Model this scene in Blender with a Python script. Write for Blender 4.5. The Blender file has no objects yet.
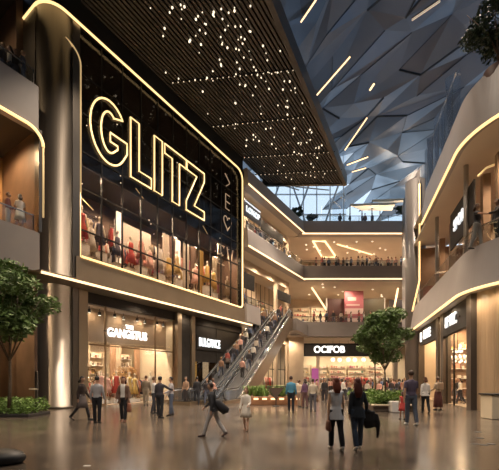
import bpy, bmesh, math, random
from mathutils import Vector, Matrix, noise
R = random.Random(11)
SC = bpy.context.scene
COL = SC.collection
PI = math.pi
F, CX, HY, EZ = 340.0, 250.0, 381.0, 1.55      # focal length in pixels of the 499 wide frame, centre, horizon, eye height

# ------------------------------------------------------------------ materials
MATS = {}
def mat(name, col, rough=.6, metal=0., var=0., scale=6., emit=0., ecol=None, bump=0., coat=0., stretch=None):
    if name in MATS: return MATS[name]
    m = bpy.data.materials.new(name); m.use_nodes = True
    nt = m.node_tree; b = nt.nodes['Principled BSDF']
    b.inputs['Base Color'].default_value = (*col, 1)
    b.inputs['Roughness'].default_value = rough
    b.inputs['Metallic'].default_value = metal
    if coat: b.inputs['Coat Weight'].default_value = coat
    if var or bump:
        tc = nt.nodes.new('ShaderNodeTexCoord'); n = nt.nodes.new('ShaderNodeTexNoise')
        n.inputs['Scale'].default_value = scale; n.inputs['Detail'].default_value = 4
        mp = nt.nodes.new('ShaderNodeMapping')
        if stretch: mp.inputs['Scale'].default_value = stretch
        nt.links.new(tc.outputs['Object'], mp.inputs[0]); nt.links.new(mp.outputs[0], n.inputs['Vector'])
        if var:
            cr = nt.nodes.new('ShaderNodeValToRGB')
            cr.color_ramp.elements[0].position = .3; cr.color_ramp.elements[1].position = .7
            cr.color_ramp.elements[0].color = (*[c*(1-var) for c in col], 1)
            cr.color_ramp.elements[1].color = (*[min(1, c*(1+var)) for c in col], 1)
            nt.links.new(n.outputs['Fac'], cr.inputs[0]); nt.links.new(cr.outputs[0], b.inputs['Base Color'])
        if bump:
            bp = nt.nodes.new('ShaderNodeBump'); bp.inputs['Strength'].default_value = bump
            nt.links.new(n.outputs['Fac'], bp.inputs['Height']); nt.links.new(bp.outputs[0], b.inputs['Normal'])
    if emit:
        b.inputs['Emission Color'].default_value = (*(ecol or col), 1); b.inputs['Emission Strength'].default_value = emit
    MATS[name] = m
    return m

def glass(name, tint=(1, 1, 1), refl=.12, rough=.02, edge=None):
    if name in MATS: return MATS[name]
    m = bpy.data.materials.new(name); m.use_nodes = True
    nt = m.node_tree; nt.nodes.clear()
    o = nt.nodes.new('ShaderNodeOutputMaterial'); mx = nt.nodes.new('ShaderNodeMixShader')
    t = nt.nodes.new('ShaderNodeBsdfTransparent'); g = nt.nodes.new('ShaderNodeBsdfGlossy')
    lw = nt.nodes.new('ShaderNodeLayerWeight'); lw.inputs['Blend'].default_value = .35
    mr = nt.nodes.new('ShaderNodeMapRange'); mr.inputs[3].default_value = refl; mr.inputs[4].default_value = edge if edge is not None else min(.8, refl*4+.06)
    t.inputs[0].default_value = (*tint, 1); g.inputs['Roughness'].default_value = rough
    g.inputs[0].default_value = (.9, .93, 1, 1)
    nt.links.new(lw.outputs['Facing'], mr.inputs[0]); nt.links.new(mr.outputs[0], mx.inputs[0])
    nt.links.new(t.outputs[0], mx.inputs[1]); nt.links.new(g.outputs[0], mx.inputs[2]); nt.links.new(mx.outputs[0], o.inputs[0])
    MATS[name] = m
    return m

def floor_mat():
    m = bpy.data.materials.new('polished_tiles'); m.use_nodes = True
    nt = m.node_tree; b = nt.nodes['Principled BSDF']; N = nt.nodes.new; L = nt.links.new
    tc = N('ShaderNodeTexCoord'); mp = N('ShaderNodeMapping'); mp.inputs['Rotation'].default_value = (0, 0, math.radians(8))
    br = N('ShaderNodeTexBrick'); br.offset = .5
    br.inputs['Scale'].default_value = 1; br.inputs['Brick Width'].default_value = 1.8; br.inputs['Row Height'].default_value = .9
    br.inputs['Mortar Size'].default_value = .012; br.inputs['Mortar Smooth'].default_value = .1
    br.inputs['Color1'].default_value = (.14, .112, .088, 1); br.inputs['Color2'].default_value = (.105, .085, .068, 1)
    br.inputs['Mortar'].default_value = (.05, .04, .035, 1)
    no = N('ShaderNodeTexNoise'); no.inputs['Scale'].default_value = .7; no.inputs['Detail'].default_value = 8
    cr = N('ShaderNodeValToRGB'); cr.color_ramp.elements[0].color = (.62, .62, .64, 1); cr.color_ramp.elements[1].color = (1.2, 1.16, 1.1, 1)
    cr.color_ramp.elements[0].position = .3; cr.color_ramp.elements[1].position = .7
    mx = N('ShaderNodeMixRGB'); mx.blend_type = 'MULTIPLY'; mx.inputs[0].default_value = 1
    L(tc.outputs['Object'], mp.inputs[0]); L(mp.outputs[0], br.inputs['Vector']); L(mp.outputs[0], no.inputs['Vector'])
    L(no.outputs['Fac'], cr.inputs[0]); L(br.outputs['Color'], mx.inputs[1]); L(cr.outputs[0], mx.inputs[2]); L(mx.outputs[0], b.inputs['Base Color'])
    mr = N('ShaderNodeMapRange'); mr.inputs[3].default_value = .12; mr.inputs[4].default_value = .24
    L(no.outputs['Fac'], mr.inputs[0]); L(mr.outputs[0], b.inputs['Roughness'])
    bp = N('ShaderNodeBump'); bp.inputs['Strength'].default_value = .08; bp.inputs['Distance'].default_value = .01
    n2 = N('ShaderNodeTexNoise'); n2.inputs['Scale'].default_value = 2.5; L(mp.outputs[0], n2.inputs['Vector'])
    L(n2.outputs['Fac'], bp.inputs['Height']); L(bp.outputs[0], b.inputs['Normal'])
    b.inputs['Specular IOR Level'].default_value = 1.0
    return m

# ------------------------------------------------------------------ mesh helpers
class MB:
    def __init__(s): s.bm = bmesh.new(); s.mi = 0
    def _m(s, fs):
        for f in fs: f.material_index = s.mi
    def box(s, x0, x1, y0, y1, z0, z1, bev=0):
        v = [s.bm.verts.new((x, y, z)) for z in (z0, z1) for y in (y0, y1) for x in (x0, x1)]
        fs = [s.bm.faces.new([v[i] for i in q]) for q in ((0, 2, 3, 1), (4, 5, 7, 6), (0, 1, 5, 4), (2, 6, 7, 3), (0, 4, 6, 2), (1, 3, 7, 5))]
        s._m(fs)
        if bev:
            es = {e for f in fs for e in f.edges}
            bmesh.ops.bevel(s.bm, geom=list(es), offset=bev, segments=2, affect='EDGES', profile=.5)
        return s
    def prism(s, pts, z0, z1):
        a = [s.bm.verts.new((p[0], p[1], z0)) for p in pts]; b = [s.bm.verts.new((p[0], p[1], z1)) for p in pts]
        n = len(pts); fs = []
        for i in range(n): fs.append(s.bm.faces.new((a[i], a[(i+1) % n], b[(i+1) % n], b[i])))
        fs.append(s.bm.faces.new(b)); fs.append(s.bm.faces.new(a[::-1])); s._m(fs)
        return s
    def prism_xz(s, pts, y0, y1):
        a = [s.bm.verts.new((p[0], y0, p[1])) for p in pts]; b = [s.bm.verts.new((p[0], y1, p[1])) for p in pts]
        n = len(pts); fs = []
        for i in range(n): fs.append(s.bm.faces.new((a[i], b[i], b[(i+1) % n], a[(i+1) % n])))
        fs.append(s.bm.faces.new(a)); fs.append(s.bm.faces.new(b[::-1])); s._m(fs)
        return s
    def prism_yz(s, pts, x0, x1):
        a = [s.bm.verts.new((x0, p[0], p[1])) for p in pts]; b = [s.bm.verts.new((x1, p[0], p[1])) for p in pts]
        n = len(pts); fs = []
        for i in range(n): fs.append(s.bm.faces.new((a[i], a[(i+1) % n], b[(i+1) % n], b[i])))
        fs.append(s.bm.faces.new(b)); fs.append(s.bm.faces.new(a[::-1])); s._m(fs)
        return s
    def lathe(s, prof, n=24, cx=0, cy=0):
        rs = []
        for r, z in prof: rs.append([s.bm.verts.new((cx+r*math.cos(2*PI*k/n), cy+r*math.sin(2*PI*k/n), z)) for k in range(n)])
        fs = []
        for a, b in zip(rs, rs[1:]):
            for k in range(n): fs.append(s.bm.faces.new((a[k], a[(k+1) % n], b[(k+1) % n], b[k])))
        fs.append(s.bm.faces.new(rs[0][::-1])); fs.append(s.bm.faces.new(rs[-1])); s._m(fs)
        return s
    def tube(s, pts, rad, n=8, side=None, closed=False, cap=True):
        """pts: points, rad: number, list of numbers or of (a, b) with a measured along side"""
        pts = [Vector(p) for p in pts]; m = len(pts)
        if not isinstance(rad, (list,)): rad = [rad]*m
        rings = []; prev = None
        for i, p in enumerate(pts):
            if closed: t = pts[(i+1) % m]-pts[i-1]
            else: t = (pts[min(i+1, m-1)]-pts[max(i-1, 0)])
            if t.length < 1e-7: t = Vector((0, 0, 1))
            t.normalize()
            sd = Vector(side) if side is not None else (prev if prev is not None else (Vector((1, 0, 0)) if abs(t.x) < .8 else Vector((0, 1, 0))))
            sd = sd-t*sd.dot(t)
            if sd.length < 1e-4: sd = t.orthogonal()
            sd.normalize(); prev = sd; w = t.cross(sd)
            a, b = rad[i] if isinstance(rad[i], tuple) else (rad[i], rad[i])
            rings.append([s.bm.verts.new(p+sd*(a*math.cos(2*PI*k/n))+w*(b*math.sin(2*PI*k/n))) for k in range(n)])
        fs = []
        prs = list(zip(rings, rings[1:]))+([(rings[-1], rings[0])] if closed else [])
        for a, b in prs:
            for k in range(n): fs.append(s.bm.faces.new((a[k], a[(k+1) % n], b[(k+1) % n], b[k])))
        if cap and not closed: fs.append(s.bm.faces.new(rings[0][::-1])); fs.append(s.bm.faces.new(rings[-1]))
        s._m(fs)
        return s
    def ball(s, c, r, n=10, m=7):
        rx, ry, rz = r if isinstance(r, tuple) else (r, r, r)
        ret = bmesh.ops.create_uvsphere(s.bm, u_segments=n, v_segments=m, radius=1, matrix=Matrix.Translation(c) @ Matrix.Diagonal((rx, ry, rz, 1)))
        for f in {f for v in ret['verts'] for f in v.link_faces}: f.material_index = s.mi
        return s
    def build(s, name, mats, parent=None, smooth=False):
        me = bpy.data.meshes.new(name); bmesh.ops.recalc_face_normals(s.bm, faces=s.bm.faces)
        s.bm.to_mesh(me); s.bm.free()
        for m in (mats if isinstance(mats, (list, tuple)) else [mats]): me.materials.append(m)
        if smooth:
            for p in me.polygons: p.use_smooth = True
        o = bpy.data.objects.new(name, me); COL.objects.link(o); o.parent = parent
        return o

def tag(o, label=None, cat=None, group=None, kind=None):
    if label: o['label'] = label
    if cat: o['category'] = cat
    if group: o['group'] = group
    if kind: o['kind'] = kind
    return o
def thing(name, label, cat, loc=(0, 0, 0), rz=0, group=None):
    o = bpy.data.objects.new(name, None); COL.objects.link(o); o.empty_display_size = .1
    o.location = loc; o.rotation_euler = (0, 0, rz)
    return tag(o, label, cat, group)
def place(o, loc, rz=0): o.location = loc; o.rotation_euler = (0, 0, rz); return o
def dup(root, loc, rz=None, label=None, group=None, sc=None):
    r = root.copy(); COL.objects.link(r); r.location = loc
    if rz is not None: r.rotation_euler = (0, 0, rz)
    if label: r['label'] = label
    if group: r['group'] = group
    if sc: r.scale = (sc, sc, sc)
    for ch in list(root.children):
        c = ch.copy(); COL.objects.link(c); c.parent = r
        for g in list(ch.children):
            d = g.copy(); COL.objects.link(d); d.parent = c
    return r
TRIM = [0]
def struct(mb, name, m, fr=None, smooth=False):
    if name == 'trim': TRIM[0] += 1; name = 'trim_%d' % TRIM[0]
    o = mb.build(name, m, None, smooth)
    if fr: o.location = (fr.x, fr.y, 0); o.rotation_euler = (0, 0, fr.a)
    o['kind'] = 'structure'
    return o

class Frame:      # local x runs along a shop front (rightwards as seen from the atrium), local y goes into the building
    def __init__(s, x, y, ux, uy): s.x, s.y = x, y; n = math.hypot(ux, uy); s.ux, s.uy = ux/n, uy/n; s.a = math.atan2(uy, ux)
    def p(s, sx, sy, z=0): return Vector((s.x+s.ux*sx-s.uy*sy, s.y+s.uy*sx+s.ux*sy, z))
LF = Frame(-10.1, 20, .656, 1)
RF = Frame(15.4, 31.7, -.28, -1)
BF = Frame(6.7, 45.6, 1, 0)
def sL(px): return (23.22/(.656-(px-CX)/F)-20)/.836
def sR(px): return (31.7-6.5/((px-CX)/F-.28))/.963
def at(px, Y, z=None, py=None):
    return Vector(((px-CX)/F*Y, Y, z if z is not None else EZ+(HY-py)/F*Y))

def text_mesh(name, txt, h, m, parent, loc, depth=.04, xs=1., rz=0, bold=0.):
    cu = bpy.data.curves.new(name, 'FONT'); cu.body = txt; cu.size = h; cu.extrude = depth; cu.align_x = 'CENTER'; cu.align_y = 'CENTER'
    cu.offset = bold
    t = bpy.data.objects.new('tmp', cu); COL.objects.link(t); bpy.context.view_layer.update()
    me = bpy.data.meshes.new_from_object(t.evaluated_get(bpy.context.evaluated_depsgraph_get()))
    bpy.data.objects.remove(t)
    me.transform(Matrix.Diagonal((xs, 1, 1, 1))); me.transform(Matrix.Rotation(PI/2, 4, 'X'))
    me.materials.clear(); me.materials.append(m)
    o = bpy.data.objects.new(name, me); COL.objects.link(o); o.parent = parent; o.location = loc; o.rotation_euler = (0, 0, rz)
    return o

def lamp(loc, w, col=(1, .72, .42), r=.15, spot=2.85, rot=None):
    l = bpy.data.lights.new('shop_or_fill_lamp', 'SPOT' if spot else 'POINT'); l.energy = w; l.color = col; l.shadow_soft_size = r  # serves the shop lamps and also added fill lights that have no fitting
    if spot: l.spot_size = spot; l.spot_blend = .6
    o = bpy.data.objects.new('shop_or_fill_lamp', l); COL.objects.link(o); o.location = loc
    if rot: o.rotation_euler = rot
    return o

# ------------------------------------------------------------------ shared materials
WARM = (1, .66, .32)
M_neon = mat('neon_warm', (1, .8, .5), emit=1.6, ecol=(1, .66, .28))
M_neon2 = mat('cove_light', (1, .8, .5), emit=2.1, ecol=(1, .66, .36))
M_neondim = mat('neon_dim', (.8, .6, .3), emit=.5, ecol=(1, .66, .3))
M_sign = mat('sign_white', (1, 1, 1), emit=1.6, ecol=(1, .97, .92))
M_signc = mat('sign_cool', (1, 1, 1), emit=1.3, ecol=(.85, .95, 1))
M_point = mat('pinpoint', (1, 1, 1), emit=1.7, ecol=(1, .82, .58))
M_bronze = mat('bronze', (.18, .16, .14), .34, .9, var=.12, scale=1.5, stretch=(1, 1, .1))
M_goldpan = mat('champagne_panel', (.36, .29, .21), .35, .7, var=.08, scale=.8)
M_grayfas = mat('taupe_plaster', (.34, .305, .29), .45, .0, var=.05, scale=.6)
M_darkpan = mat('dark_panel', (.032, .027, .024), .8, .0, var=.2, scale=2)
M_mull = mat('dark_mullion', (.03, .026, .022), .4, .6)
M_slat = mat('slat_dark', (.085, .075, .066), .5, .2)
M_over = mat('ceiling_dark', (.05, .042, .035), .7)
M_beige = mat('beige_wall', (.60, .48, .35), .6, var=.1, scale=.8)
M_cream = mat('cream_wall', (.78, .66, .48), .6, var=.06, scale=.9)
M_orange = mat('ochre_wall', (.6, .33, .13), .6, var=.1, scale=.7)
M_brown = mat('brown_wall', (.20, .12, .075), .55, var=.2, scale=1)
M_white = mat('white_panel', (.85, .82, .78), .5)
M_ceil = mat('warm_ceiling', (.62, .54, .45), .6, var=.05, scale=.4)
M_shopfl = mat('shop_floor', (.42, .33, .24), .25, var=.08, scale=.6)
M_steel = mat('brushed_steel', (.55, .53, .50), .25, 1)
M_dsteel = mat('dark_steel', (.12, .115, .11), .3, .9)
M_rubber = mat('black_rubber', (.02, .02, .022), .5)
M_glass = glass('clear_glass', (.95, .96, .97), .015, .02, .12)
M_rail = glass('railing_glass', (.92, .95, .96), .03, .02, .22)
M_dglass = glass('smoked_glass', (.62, .56, .50), .07)
M_facade = glass('facade_glass', (.88, .84, .80), .012, .04, .07)

# ------------------------------------------------------------------ setting: floor and enclosing walls
struct(MB().box(-36, 42, -10, 66, -.3, 0), 'floor', floor_mat())
struct(MB().box(-36, 42, -10.4, -10, 0, 40), 'wall_back', M_darkpan)
struct(MB().box(-36.4, -36, -10, 66, 0, 24), 'wall_left', M_darkpan)
struct(MB().box(42, 42.4, -10, 66, 0, 16), 'wall_right', M_darkpan)

# ------------------------------------------------------------------ left facade
ZB, ZT, SE = 8.8, 22.3, 16.6
NG, NL = 'garments', 'x'
def room(fr, s0, s1, z0, z1, dep, wallm, n=2, w=150, col=WARM, y0=.15, ceil=M_ceil, fl=M_shopfl, ly=.45):
    struct(MB().box(s0, s1, dep, dep+.15, z0, z1).box(s0-.1, s0, y0, dep, z0, z1).box(s1, s1+.1, y0, dep, z0, z1), 'wall_shop', wallm, fr)
    struct(MB().box(s0, s1, y0, dep, z1-.1, z1), 'ceiling_shop', ceil, fr)
    struct(MB().box(s0, s1, y0, dep, z0+.0, z0+.03), 'floor_shop', fl, fr)
    for k in range(n): lamp(fr.p(s0+(s1-s0)*(k+.5)/n, dep*ly, z1-.35), w, col)

# shop volumes behind the big glazed facade
room(LF, .05, SE-.1, ZB+.1, 14.6, 3.4, M_brown, 6, 330, (1, .80, .60), y0=.3, ly=.38, ceil=M_over)
for x in (1.5, 4.5, 7.5, 10.5, 13.5): lamp(LF.p(x, .45, 14.3), 330, (1, .78, .56))
struct(MB().box(-.1, SE, 4.6, 4.8, 12.6, 23.9).box(-.15, -.02, .2, 4.6, 12.6, 23.9).box(-.1, SE, .2, 4.7, 22.35, 22.5).box(SE, SE+.15, .2, 6, 0, 23.9), 'wall_facade', M_darkpan, LF)
# frame around the facade glass
mb = MB(); mb.box(-.6, SE+.35, -.10, .3, 22.35, 23.9)                       # dark head
mb.box(SE, SE+.38, -.22, .25, 7.2, 22.5)
struct(mb, 'wall_facade_frame', M_mull, LF)
mb = MB(); mb.box(-.3, SE+.38, -.30, .3, 7.3, ZB-.02)
struct(mb, 'wall_facade_band', M_goldpan, LF)
mb = MB()
mb.prism_yz([(-.30, 7.3), (-1.15, 7.22), (-1.15, 7.0), (.3, 6.9), (.3, 7.3)], -2.6, SE+.4)
struct(mb, 'trim', M_goldpan, LF)
struct(MB().box(-2.6, SE+.42, -1.20, -1.13, 7.0, 7.12), 'trim', M_neon2, LF)

# neon border: round the column head, along the top, down the far jamb, back along the sill
def arc(cx, cz, r, a0, a1, n=8): return [(cx+r*math.cos(a0+(a1-a0)*k/n), cz+r*math.sin(a0+(a1-a0)*k/n)) for k in range(n+1)]
CS, CY = -.9, .8         # column centre in the facade's own frame
pts = [(-2.02, 2.1, 22.3), (-2.02, 1.4, 22.3)]+[(CS+1.12*math.cos(math.radians(a)), CY+1.12*math.sin(math.radians(a)), 22.3) for a in range(180, 271, 10)]
pts += [(0, -.32, 22.3)]
top_arc = arc(SE-.9, 22.3-.9, .9, PI/2, 0)
pts += [(x, -.30, z) for x, z in top_arc]
pts += [(x, -.30, z) for x, z in arc(SE-.35, ZB+.35, .35, 0, -PI/2)]
pts += [(.02, -.36, ZB)]
o = struct(MB().tube(pts, .068, 8), 'trim', M_neon, LF, True)
pts = [(x, -.16, z) for x, z in [(0.02, ZB)]+[(0.02, 12.6)]]
struct(MB().tube(pts, .05, 6), 'trim', M_neon, LF, True)
pts = [(.02, -.2, 12.6)]+[(x, -.2, z) for x, z in arc(.02-.9, 20.0, .9, 0, PI/2)]
struct(MB().tube(pts, .06, 6), 'trim', M_neondim, LF, True)

# dark head soffit that wraps the column, with a rounded nose
nose = [(CS+1.1*math.cos(math.radians(a)), CY+1.1*math.sin(math.radians(a))) for a in range(180, 271, 10)]
struct(MB().prism([(-2.0, 2.4)]+nose+[(0, -.3), (0, .3), (-.5, 2.4)], 22.35, 23.9), 'trim', M_mull, LF)

# facade glazing with its bars
g = MB().box(.02, SE, .0, .03, ZB, 22.35)
struct(g, 'window_1', M_facade, LF)
mb = MB()
ks = 11
for k in range(ks+1): x = SE*k/ks; mb.box(x-.03, x+.03, -.03, .10, ZB, 22.35)
for z in (10.55, 13.0, 15.2, 17.5, 19.8): mb.box(0, SE, -.035, .10, z-.03, z+.03)
struct(mb, 'trim', M_mull, LF)

# column
struct(MB().lathe([(1.12, 0), (1.12, .12), (1.05, .14), (1.05, 22.35)], 48, CS, CY), 'column', M_bronze, LF, True)['label'] = 'tall glossy bronze column at the near corner of the neon framed facade'
COLUMN = bpy.data.objects['column']
COLUMN['kind'] = 'structure'
struct(MB().box(-2.0, -1.7, .8, 2.4, 12.6, 22.3).box(-.45, -.02, -.22, .3, 0, 22.3), 'wall_pier', M_bronze, LF)

# GLITZ lettering in double outline tube
sign = thing('neon_sign', 'giant GLITZ neon lettering outlined in warm white on the dark glass facade', 'sign', LF.p(0, 0, 0), LF.a)
def letter(out):
    loops = out if isinstance(out[0][0], (list, tuple)) else [out]
    mb = MB()
    for lp in loops: mb.tube([(x, -.10, z) for x, z in lp], .054, 8, side=(0, 1, 0), closed=True)
    for lp in loops[:1]:
        for i in range(0, len(lp), max(1, len(lp)//5)): x, z = lp[i]; mb.tube([(x, -.10, z), (x, -.0, z)], .02, 5)
    return mb.build('letter', M_neon, sign, True)
Z0, Z1 = 15.35, 19.35; TH = .72
def G(x0, x1):
    cx, cz = (x0+x1)/2, (Z0+Z1)/2; a, b = (x1-x0)/2, (Z1-Z0)/2; ai, bi = a-TH, b-TH
    o_ = [(cx+a*math.cos(t), cz+b*math.sin(t)) for t in [math.radians(v) for v in range(42, 319, 12)]]
    i_ = [(cx+ai*math.cos(t), cz+bi*math.sin(t)) for t in [math.radians(v) for v in range(310, 49, -12)]]
    return o_+[(x1, cz-.35*b), (x1, cz+.02), (cx+.05, cz+.02), (cx+.05, cz-.55), (x1-TH, cz-.55), (x1-TH, cz-bi*.62)]+i_[1:]
letter(G(.68, 3.3))
letter([(3.58, Z1), (4.28, Z1), (4.28, Z0+TH), (5.35, Z0+TH), (5.35, Z0), (3.58, Z0)])
letter([(5.62, Z1), (6.38, Z1), (6.38, Z0), (5.62, Z0)])
letter([(6.62, Z1), (8.9, Z1), (8.9, Z1-TH), (8.14, Z1-TH), (8.14, Z0), (7.38, Z0), (7.38, Z1-TH), (6.62, Z1-TH)])
letter([(8.98, Z1), (11.1, Z1), (11.1, Z1-TH), (9.85, Z0+TH), (11.1, Z0+TH), (11.1, Z0), (8.9, Z0), (8.9, Z0+TH), (10.15, Z1-TH), (8.98, Z1-TH)])

# faint vertical lettering inside the far bay
vs = thing('neon_sign', 'dim vertical neon with a heart and letters inside the far bay of the facade', 'sign', LF.p(15.2, .5, 0), LF.a)
M_ndim2 = mat('neon_faint', (.6, .5, .35), emit=.42, ecol=(1, .74, .5))
h = [(.55*math.sin(t)**3*1.1, .5*(13*math.cos(t)-5*math.cos(2*t)-2*math.cos(3*t)-math.cos(4*t))/14) for t in [2*PI*k/24 for k in range(24)]]
MB().tube([(x, 0, 16.9+z*1.3) for x, z in h], .05, 6, closed=True).build('heart', M_ndim2, vs, True)
def stroke(name, loops, M=M_ndim2):
    mb = MB()
    for lp in loops: mb.tube([(x, 0, z) for x, z in lp], .05, 6)
    return mb.build(name, M, vs, True)
stroke('letter', [[(-.5, 14.4), (-1.5, 14.4), (-1.5, 12.6), (-.5, 12.6)], [(-1.5, 13.5), (-.7, 13.5)]])
stroke('letter', [[(-.1, 14.6), (.4, 12.4), (.9, 14.6)]])
stroke('letter', [[(.3, 18.2), (-.3, 18.2), (-.3, 19.6), (.5, 19.6), (.5, 18.9), (-.2, 18.9)]])
stroke('letter', [[(-.4, 20.2), (.4, 20.9), (-.4, 21.5)]])

# ------------------------------------------------------------------ ground floor shops under the facade
struct(MB().box(0, SE+.3, .0, .3, 6.3, 6.95), 'trim', M_darkpan, LF)
struct(MB().box(-.1, .45, -.25, .4, 0, 6.9), 'wall_pier', M_goldpan, LF)
S1 = 7.7
room(LF, .5, S1, 0, 6.3, 7.0, M_cream, 4, 560, (1, .78, .54), ly=.25)
struct(MB().box(.5, S1, .95, 1.05, 4.0, 6.3), 'wall_bulkhead', mat('bulkhead', (.42, .29, .18), .5, var=.1, scale=1), LF)
for x in (1.2, 3.4, 5.2, 7): lamp(LF.p(x, .5, 6.1), 60, (1, .78, .54))
struct(MB().box(.5, S1, .12, .14, .1, 6.3), 'window_2', M_glass, LF)
mb = MB()
for x in (.5, 1.85, 5.9, S1): mb.box(x-.04, x+.04, .08, .18, 0, 6.3)
mb.box(.5, S1, .08, .18, 3.75, 3.83); mb.box(.5, 1.85, .08, .18, 0, .12); mb.box(5.9, S1, .08, .18, 0, .12)
struct(mb, 'trim', mat('bronze_bar', (.30, .21, .13), .4, .6), LF)
s = thing('shop_sign', 'white illuminated GANGSTUS letters across the left shop front', 'sign', LF.p(3.45, -.02, 4.75), LF.a)
text_mesh('lettering', 'GANGSTUS', .78, M_sign, s, (0, 0, -.1), xs=.78, bold=.02)
text_mesh('small_lettering', 'THE', .34, M_sign, s, (.1, 0, .42), bold=.01)
MB().box(-1.75, 1.75, .05, .09, -.06, 0).build('mounting_bar', M_mull, s)
for k in range(8):
    t = thing('spotlight', 'small ceiling spotlight with a glowing lens above the GANGSTUS sign', 'lamp', LF.p(.95+k*.9, .45+.3*(k % 2), 5.9), LF.a, 'spotlights above the GANGSTUS sign')
    hs = MB().lathe([(.02, .3), (.02, .12), (.09, .1), (.10, -.1)], 12); hs = hs.build('housing', M_mull, t)
    MB().lathe([(.08, -.11), (.08, -.13)], 12).build('lens', M_point, hs)
for x in (4.2, 8.6, 12): lamp(LF.p(x, -.75, 6.85), 90, (1, .78, .54))
# piers
struct(MB().box(S1+.05, S1+.5, -.3, .3, 0, 6.9).box(9.35, 9.75, -.3, .3, 0, 6.9), 'wall_pier', M_goldpan, LF)
struct(MB().box(S1+.5, 9.35, -.12, .3, 0, 6.9), 'wall_pier', M_darkpan, LF)
room(LF, 9.8, SE-.1, 0, 6.3, 5, M_brown, 1, 90, (1, .7, .4), ly=.5, ceil=M_over)
struct(MB().box(9.8, SE, .12, .14, 0, 6.3), 'window_3', M_dglass, LF)
mb = MB()
for x in (9.8, 13.0, SE): mb.box(x-.05, x+.05, .06, .18, 0, 6.3)
mb.box(9.8, SE, .1, .25, 3.2, 6.3)
struct(mb, 'trim', M_darkpan, LF)
s = thing('shop_sign', 'white BULGANCE letters on the dark shop front beside the escalator', 'sign', LF.p(12.1, .04, 4.85), LF.a)
text_mesh('lettering', 'BULGANCE', 1.0, M_signc, s, (-.1, 0, 0), xs=.56, bold=.03)
MB().box(-1.8, 1.8, .0, .05, -.62, .62).build('sign_board', M_darkpan, s)
for i, x in enumerate((10.6, 12.2, 14.2)):
    t = thing('lightbox', 'small yellow lit poster box in the BULGANCE window, %s' % ('nearest the pier', 'middle one', 'nearest the escalator')[i], 'lightbox', LF.p(x, .7, 1.7), LF.a)
    MB().box(-.45, .45, 0, .1, 0, 1.7).build('frame', M_darkpan, t)
    MB().box(-.4, .4, -.01, 0, .05, 1.65).build('lit_panel', mat('lit_yellow%d' % i, (.8, .6, .3), emit=1.0, ecol=[(1, .62, .15), (1, .85, .6), (1, .8, .5)][i]), t)

# ------------------------------------------------------------------ near left galleries
GW = -13.0
struct(MB().box(GW, -2.3, -.35, .1, 7.3, 9.35), 'wall_gallery_fascia', M_grayfas, LF)
struct(MB().box(GW, -2.35, -.35, .1, 14.75, 17.0), 'wall_gallery_fascia', M_grayfas, LF)
struct(MB().box(GW, -2.3, .1, 7, 8.7, 9.3).box(GW, -2.3, .1, 7, 16.3, 16.95), 'floor_gallery', M_shopfl, LF)
struct(MB().box(GW, -2.3, .1, 7, 7.4, 7.6).box(GW, -2.3, .1, 7, 14.85, 15.0).box(GW, -2.3, .1, 7, 23.2, 23.5), 'ceiling_gallery', M_over, LF)
struct(MB().box(GW, -2.3, 7, 7.2, 15, 23.5), 'wall_gallery', mat('dusk_wall', (.22, .185, .16), .7), LF)
struct(MB().box(GW, -2.3, 4.0, 4.2, 9, 14.8), 'wall_gallery', M_orange, LF)
struct(MB().box(GW, -2.3, 4.5, 4.7, 0, 7.4), 'wall_gallery', M_beige, LF)
struct(MB().box(-2.35, -2.2, .1, 7, 0, 16.9).box(-2.35, -2.0, 2.2, 7, 16.9, 23.5), 'wall_gallery', M_brown, LF)
pts = [(GW, -.42, 14.72), (-3.0, -.42, 14.72)]+[(x, -.42, z) for x, z in arc(-2.95, 13.92, .8, PI/2, 0)]
struct(MB().tube(pts, .075, 8), 'trim', M_neon, LF, True)
struct(MB().tube([pts[-1], (-2.15, -.42, 10.2)], .05, 8), 'trim', M_neondim, LF, True)
struct(MB().box(-2.35, -2.2, -.4, .1, 9.4, 14.75), 'wall_pier', M_bronze, LF)
# arched opening on the first gallery
pts = [(-12, 3.9, 14.2), (-9.2, 3.9, 14.0)]+[(x, 3.9, z) for x, z in arc(-8.7, 12.6, 1.2, PI/2, 0)]+[(-7.5, 3.9, 9)]
struct(MB().tube(pts, .07, 6), 'trim', M_neon2, LF, True)
lamp(LF.p(-4, 1.6, 14.6), 650, (1, .7, .4)); lamp(LF.p(-7.5, 1.8, 14.6), 650, (1, .7, .4))
lamp(LF.p(-4, 1.4, 7.1), 500); lamp(LF.p(-7, 1.4, 7.1), 500)
lamp(LF.p(-6, 2.5, 22.6), 300)
mb = MB()
for x in (-3.6, -5.4, -7.2, -9): mb.box(x-.2, x+.2, 2.0, 2.2, 0, 7.4)
struct(mb, 'wall_pier', M_goldpan, LF)
def railing(fr, s0, s1, y, z, label, h=1.1, posts=True, pan=2.0, m=None, grp=None):
    t = thing('glass_railing', label, 'railing', fr.p(s0, y, z), fr.a, grp)
    L = s1-s0; n = max(1, round(L/pan)); w = L/n
    for k in range(n): MB().box(k*w+.02, (k+1)*w-.02, -.01, .01, .05, h-.03).build('glass_panel', m or M_rail, t)
    MB().box(0, L, -.03, .03, h-.03, h+.02).build('handrail', M_steel, t)
    MB().box(0, L, -.03, .03, 0, .06).build('base_rail', M_dsteel, t)
    if posts:
        for k in range(n+1): MB().box(k*w-.02, k*w+.02, -.03, .03, .06, h-.03).build('post', M_dsteel, t)
    return t
railing(LF, GW, -2.5, -.12, 9.35, 'glass balustrade along the lower near left gallery behind the tree', h=.9)
railing(LF, GW, -2.5, -.12, 17.0, 'dark glass balustrade along the top near left gallery', h=.9)

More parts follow.
